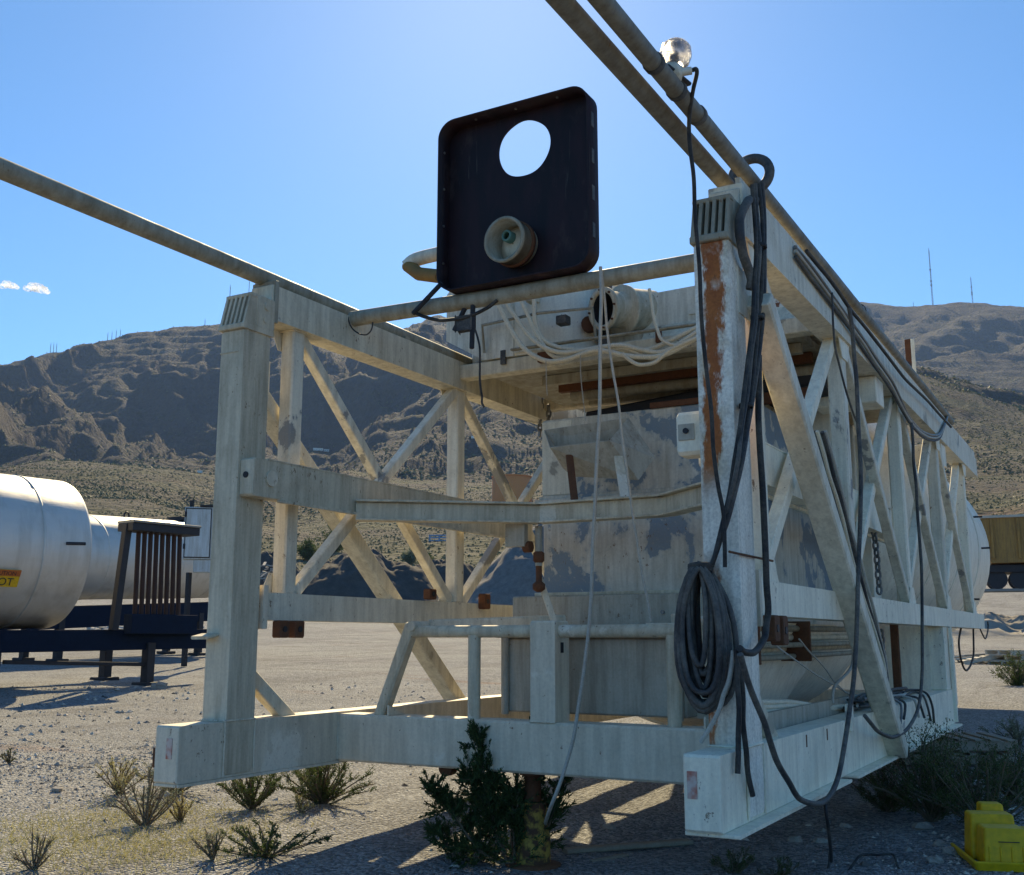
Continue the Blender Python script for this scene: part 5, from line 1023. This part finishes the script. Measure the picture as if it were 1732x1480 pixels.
heap('rubble_heap', 455, 1036, 100, 6.0, 4.8, blk, 'dark heap with pale scrap on top right of the left post', 13, .7)
g = random.Random(9); mb = MB(); dm = plain('pale_scrap', (.35, .33, .30), .8, 0, .5, 3, .2)
for i in range(46):
    q = atD(g.uniform(432, 495), g.uniform(955, 985), g.uniform(94.5, 97)); d_ = Vector((g.uniform(-1, 1), g.uniform(-1, 1), g.uniform(-.3, .3))).normalized(); mb.beam(q, q + d_ * g.uniform(.25, 1.1), .22, .10)
o = mb.build('scrap', dm, None, 'stuff'); o['label'] = 'pale scrap strewn over the dark heap'; o['category'] = 'scrap'
mb = MB()
for i in range(60):
    q = atG(g.uniform(150, 345), g.uniform(1062, 1076)); mb.ico(q + Vector((0, 0, .12)), g.uniform(.12, .4), .3, (1.3, 1, .6), i, 5, 7)
o = mb.build('rubble', dm, None, 'stuff'); o['label'] = 'rubble strewn along the yard edge under the farther trailer'; o['category'] = 'rubble'
oc = hit(866, 855); dd = math.hypot(oc.x, oc.y); sc_ = dd / FPX; ot = thing('storage_tank', oc, 'faded orange upright storage tank on the slope behind the left truss', 'storage tank')
part('shell', 'orange_tank', MB().lathe(oc - Vector((0, 0, 2 * sc_)), (0, 0, 1), [(34 * sc_, -3 * sc_), (34 * sc_, 50 * sc_), (33 * sc_, 51 * sc_), (1 * sc_, 56 * sc_)], 36), ot); part('rim', 'orange_tank', MB().lathe(oc, (0, 0, 1), [(34 * sc_, 47 * sc_), (35 * sc_, 47 * sc_), (35 * sc_, 49 * sc_), (34 * sc_, 49 * sc_)], 36), ot)
# ochre rail wagon on the right
wc = atD(1765, 918, 58); wd = math.hypot(wc.x, wc.y); wa = Vector((math.cos(R(8)), math.sin(R(8)), 0)); wn_ = Vector((-wa.y, wa.x, 0)); wg = thing('rail_wagon', Vector((wc.x, wc.y, wc.z - 2.2)), 'ochre open rail wagon standing behind the silo tank at the right edge', 'rail wagon'); hw = 2.9
prof = [(-hw, 1.15), (-hw, -.2), (-hw + .5, -1.0), (hw - .5, -1.0), (hw, -.2), (hw, 1.15)]
part('body', 'railcar', MB().loft([[wc + wa * x + wn_ * k + Vector((0, 0, z)) for x, z in prof] for k in (-1.4, 1.4)][::-1]), wg)
part('top_rail', 'wood_pale', MB().beam(wc - wa * (hw + .05) - wn_ * 1.42 + Vector((0, 0, 1.2)), wc + wa * (hw + .05) - wn_ * 1.42 + Vector((0, 0, 1.2)), .16, .12), wg)
for k in range(5): part('rib', 'railcar', MB().beam(wc + wa * (-hw + .6 + k * 1.15) - wn_ * 1.45 + Vector((0, 0, -.8)), wc + wa * (-hw + .6 + k * 1.15) - wn_ * 1.45 + Vector((0, 0, 1.1)), .12, .1), wg)
part('underframe', 'dark', MB().beam(wc - wa * (hw - .3) + Vector((0, 0, -1.25)), wc + wa * (hw - .3) + Vector((0, 0, -1.25)), 2.0, .35), wg)
for k in (-2.2, -1.2, 1.2, 2.2):
    for sg_ in (-.8, .8): part('wheel', 'dark', MB().cyl(wc + wa * k + wn_ * (sg_ - .07) + Vector((0, 0, -1.75)), wc + wa * k + wn_ * (sg_ + .07) + Vector((0, 0, -1.75)), .46, n=20), wg)
for sg_ in (-.8, .8): part('rail', 'steel', MB().beam(wc - wa * 14 + wn_ * sg_ + Vector((0, 0, -2.25)), wc + wa * 14 + wn_ * sg_ + Vector((0, 0, -2.25)), .08, .12), wg)
bank = heap('ballast_bank', 1790, 975, 58, 12, 1.2, plain('pale_ballast', (.32, .29, .25), .9, 0, .3, 3, .3), 'pale ballast bank under the rail wagon', 21, .35)
for i, (x, y, w_, h_, mt, lb) in enumerate(((566, 935, 2.2, 2.6, 'creosote', 'dark round shrub on the brown slope behind the left truss'), (520, 948, 1.6, 1.5, 'creosote', 'green shrub just above the black heap near the left truss upright'), (692, 955, 1.0, 1.2, 'sage', 'small yellowish shrub on the slope in the middle of the left truss'), (718, 960, .9, 1.2, 'creosote', 'small green shrub on the slope by the truss diagonal'))):
    q = hit(x, y, 76); k_ = math.hypot(q.x, q.y) / 90; bush('hillside_shrub', q - Vector((0, 0, .1)), lb, 'shrub', w_ * .6 * k_, h_ * k_, 30, 5000, .14 * k_, mt, (0, 0), 1, .3, 50 + i, fine=False)
q = hit(763, 985, 76); mbr = MB(); gg = random.Random(4)
for i in range(9): e = q + Vector((gg.uniform(-1.4, 1.4), gg.uniform(-.6, .6), gg.uniform(2.2, 4.4))); mbr.tube(smooth_path([q, q.lerp(e, .5) + Vector((gg.uniform(-.3, .3), 0, .2)), e], 4), [.10 - .009 * k for k in range(9)], 5)
tr = thing('bare_tree', q, 'leafless brown sapling on the slope behind the barrier', 'tree'); part('trunk', 'stem', mbr, tr)
q = hit(747, 915, 76); pd = thing('blue_skid', q, 'pale blue skid of pipes on the slope behind the left truss', 'skid'); k_ = math.hypot(q.x, q.y) / FPX; bl = plain('pale_blue_paint', (.20, .32, .46), .6, 0, .2, 2, 0)
rv = Vector((math.cos(R(35)), math.sin(R(35)), 0))
for j in (0, 5, 9): part('bar', bl, MB().beam(q - rv * 22 * k_ + Vector((0, 0, j * k_)), q + rv * 26 * k_ + Vector((0, 0, (j + 1) * k_)), 4 * k_, 2.2 * k_), pd)
for j in (-20, -4, 12, 24): part('leg', bl, MB().beam(q + rv * j * k_ - Vector((0, 0, 5 * k_)), q + rv * j * k_ + Vector((0, 0, 9 * k_)), 2 * k_, 2 * k_), pd)
wm = plain('white_wall', (.75, .73, .68), .8, 0, .1, .2, 0); rm_ = plain('pale_roof', (.6, .58, .55), .8, 0, .1, .2, 0)
for i, (x, y, w_, lb) in enumerate(((538, 762, 16, 'long white building far off at the foot of the mountain behind the left truss'), (552, 766, 9, 'small white building right of the long one at the mountain foot'), (608, 760, 8, 'small white building above the crossing of the truss braces'), (812, 757, 9, 'white building far off between the second truss upright and the hopper'), (475, 776, 8, 'small white building just right of the left post'), (338, 800, 8, 'small white building far off on the scrub apron left of the post'), (800, 742, 6, 'tiny white building higher up the far slope'))):
    q = hit(x, y, 300); k_ = math.hypot(q.x, q.y) / FPX; u_ = Vector((q.y, -q.x, 0)).normalized(); t_ = thing('far_building', q, lb, 'building', 'white buildings at the mountain foot')
    part('wall', wm, MB().beam(q - u_ * w_ * k_ / 2 + Vector((0, 0, 1.2 * k_)), q + u_ * w_ * k_ / 2 + Vector((0, 0, 1.2 * k_)), 6 * k_, 3.4 * k_, ch=.05), t_); part('roof', rm_, MB().beam(q - u_ * (w_ / 2 + .4) * k_ + Vector((0, 0, 3.2 * k_)), q + u_ * (w_ / 2 + .4) * k_ + Vector((0, 0, 3.2 * k_)), 6.6 * k_, .7 * k_, ch=.05), t_)
    for j in range(max(2, int(w_ / 4))): part('window', 'dark', MB().beam(q + u_ * (-w_ / 2 + 2 + j * 3.6) * k_ + Vector((0, 0, 1.0 * k_)) - Vector((q.x, q.y, 0)).normalized() * 3.02 * k_, q + u_ * (-w_ / 2 + 2.9 + j * 3.6) * k_ + Vector((0, 0, 1.0 * k_)) - Vector((q.x, q.y, 0)).normalized() * 3.02 * k_, .1 * k_, .9 * k_, ch=.01), t_)
mm = plain('mast_steel', (.20, .20, .22), .7, .3, .2, 1, 0)
def ridge(x): # highest terrain point along that azimuth
    v = ray(x, 560); az = math.degrees(math.atan2(-v[0], v[1])); rs = np.geomspace(1500, 5200, 900); tz = terrain(np.full_like(rs, az), rs); k = np.argmax((tz - CAMZ) / rs); r = rs[k]; a = math.radians(az); return Vector((-r * math.sin(a), r * math.cos(a), tz[k])), r
for i, (x, hpx, wpx, lb) in enumerate(((1581, 97, 2.4, 'tall lattice radio mast on the ridge behind the right chord'), (1649, 44, 2.0, 'shorter radio mast on the ridge right of the tall one'), (386, 68, 1.6, 'thin radio mast on the ridge just left of the left post'), (418, 62, 1.2, 'thin radio mast on the ridge rising behind the left post head'), (346, 12, 1.0, 'tiny mast on the ridge left of the thin radio mast'), (183, 14, .9, 'leftmost mast of the four on the middle of the left ridge'), (190, 14, .9, 'second mast of the four on the middle of the left ridge'), (197, 14, .9, 'third mast of the four on the middle of the left ridge'), (204, 13, .9, 'rightmost mast of the four on the middle of the left ridge'), (88, 16, .9, 'leftmost mast of the three on the left shoulder of the ridge'), (93, 16, .9, 'middle mast of the three on the left shoulder of the ridge'), (98, 16, .9, 'rightmost mast of the three on the left shoulder of the ridge'), (1548, 8, .9, 'tiny mast on the ridge left of the tall lattice mast'))):
    q, r = ridge(x); k_ = r / FPX; H_ = hpx * k_; w_ = wpx * k_ * .5; t_ = thing('radio_mast', q, lb, 'mast', 'masts on the ridge'); mb = MB(); base = q - Vector((0, 0, 3))
    for a in (0, 2.09, 4.19):
        o_ = Vector((math.cos(a), math.sin(a), 0)); mb.beam(base + o_ * w_, base + o_ * w_ * .45 + Vector((0, 0, H_ * .97)), .28 * w_ + .25, .28 * w_ + .25)
    nb = max(3, int(hpx / 5))
    for j in range(nb):
        f0 = j / nb; f1 = (j + 1) / nb
        for a, b in ((0, 2.09), (2.09, 4.19), (4.19, 0)):
            oa = Vector((math.cos(a), math.sin(a), 0)); ob = Vector((math.cos(b), math.sin(b), 0)); mb.beam(base + oa * w_ * (1 - .55 * f0) + Vector((0, 0, H_ * f0 * .97)), base + ob * w_ * (1 - .55 * f1) + Vector((0, 0, H_ * f1 * .97)), .22 * w_, .22 * w_)
    part('lattice', mm, mb, t_); part('spire', mm, MB().cyl(base + Vector((0, 0, H_ * .9)), base + Vector((0, 0, H_ + 3)), .25 * w_ + .15, n=6), t_)
    if hpx > 40:
        for f0 in (.35, .42, .62): part('antenna_ring', mm, MB().cyl(base + Vector((0, 0, H_ * f0)), base + Vector((0, 0, H_ * f0 + 2.2 * k_ * .5)), w_ * 1.5, n=10), t_)
# two small clouds far beyond the range
cn = NT('cloud_vapour'); tl = cn.n('ShaderNodeBsdfTranslucent'); tl.inputs[0].default_value = (.95, .95, .95, 1); tp_ = cn.n('ShaderNodeBsdfTransparent'); mx_ = cn.n('ShaderNodeMixShader'); cn.l(cn.ramp(cn.noise(.012, 6, .6), [(.40, .05), (.62, .75)]), mx_.inputs[0]); cn.l(tp_.outputs[0], mx_.inputs[1]); cn.l(tl.outputs[0], mx_.inputs[2]); cn.l(mx_.outputs[0], cn.out.inputs[0]); cm = cn.m
for lb, blobs in (('small white puff of cloud above the left ridge', ((48, 488, 7), (56, 485, 9), (64, 487, 10), (72, 490, 8), (79, 494, 5))), ('smaller white cloud at the left edge above the ridge', ((4, 484, 6), (12, 481, 8), (20, 483, 7), (28, 486, 4)))):
    q0 = atD(blobs[2][0], blobs[2][1], 12000); t_ = thing('cloud', q0, lb, 'cloud')
    for i, (x, y, r_) in enumerate(blobs):
        mb = MB(); mb.ico(atD(x, y, 12000 + 30 * i), r_ * 12000 / FPX, .12, (1.15, 1.15, .72), i + 3, 10, 14); part('puff', cm, mb, t_)
# haze
HZ = MB().box((-9000, -400, -2), (9000, 6500, 1250), 0.0001)
hz = HZ.build('haze', None, None, 'stuff'); hm = bpy.data.materials.new('thin_haze'); hm.use_nodes = True; ht = hm.node_tree; ht.nodes.clear()
ho = ht.nodes.new('ShaderNodeOutputMaterial'); hv = ht.nodes.new('ShaderNodeVolumePrincipled'); hv.inputs['Color'].default_value = (.40, .63, 1.0, 1); hv.inputs['Density'].default_value = .00006; hv.inputs['Anisotropy'].default_value = 0.0
ht.links.new(hv.outputs[0], ho.inputs['Volume']); hz.data.materials.append(hm); hz['label'] = 'thin blue haze over the valley'; hz['category'] = 'haze'
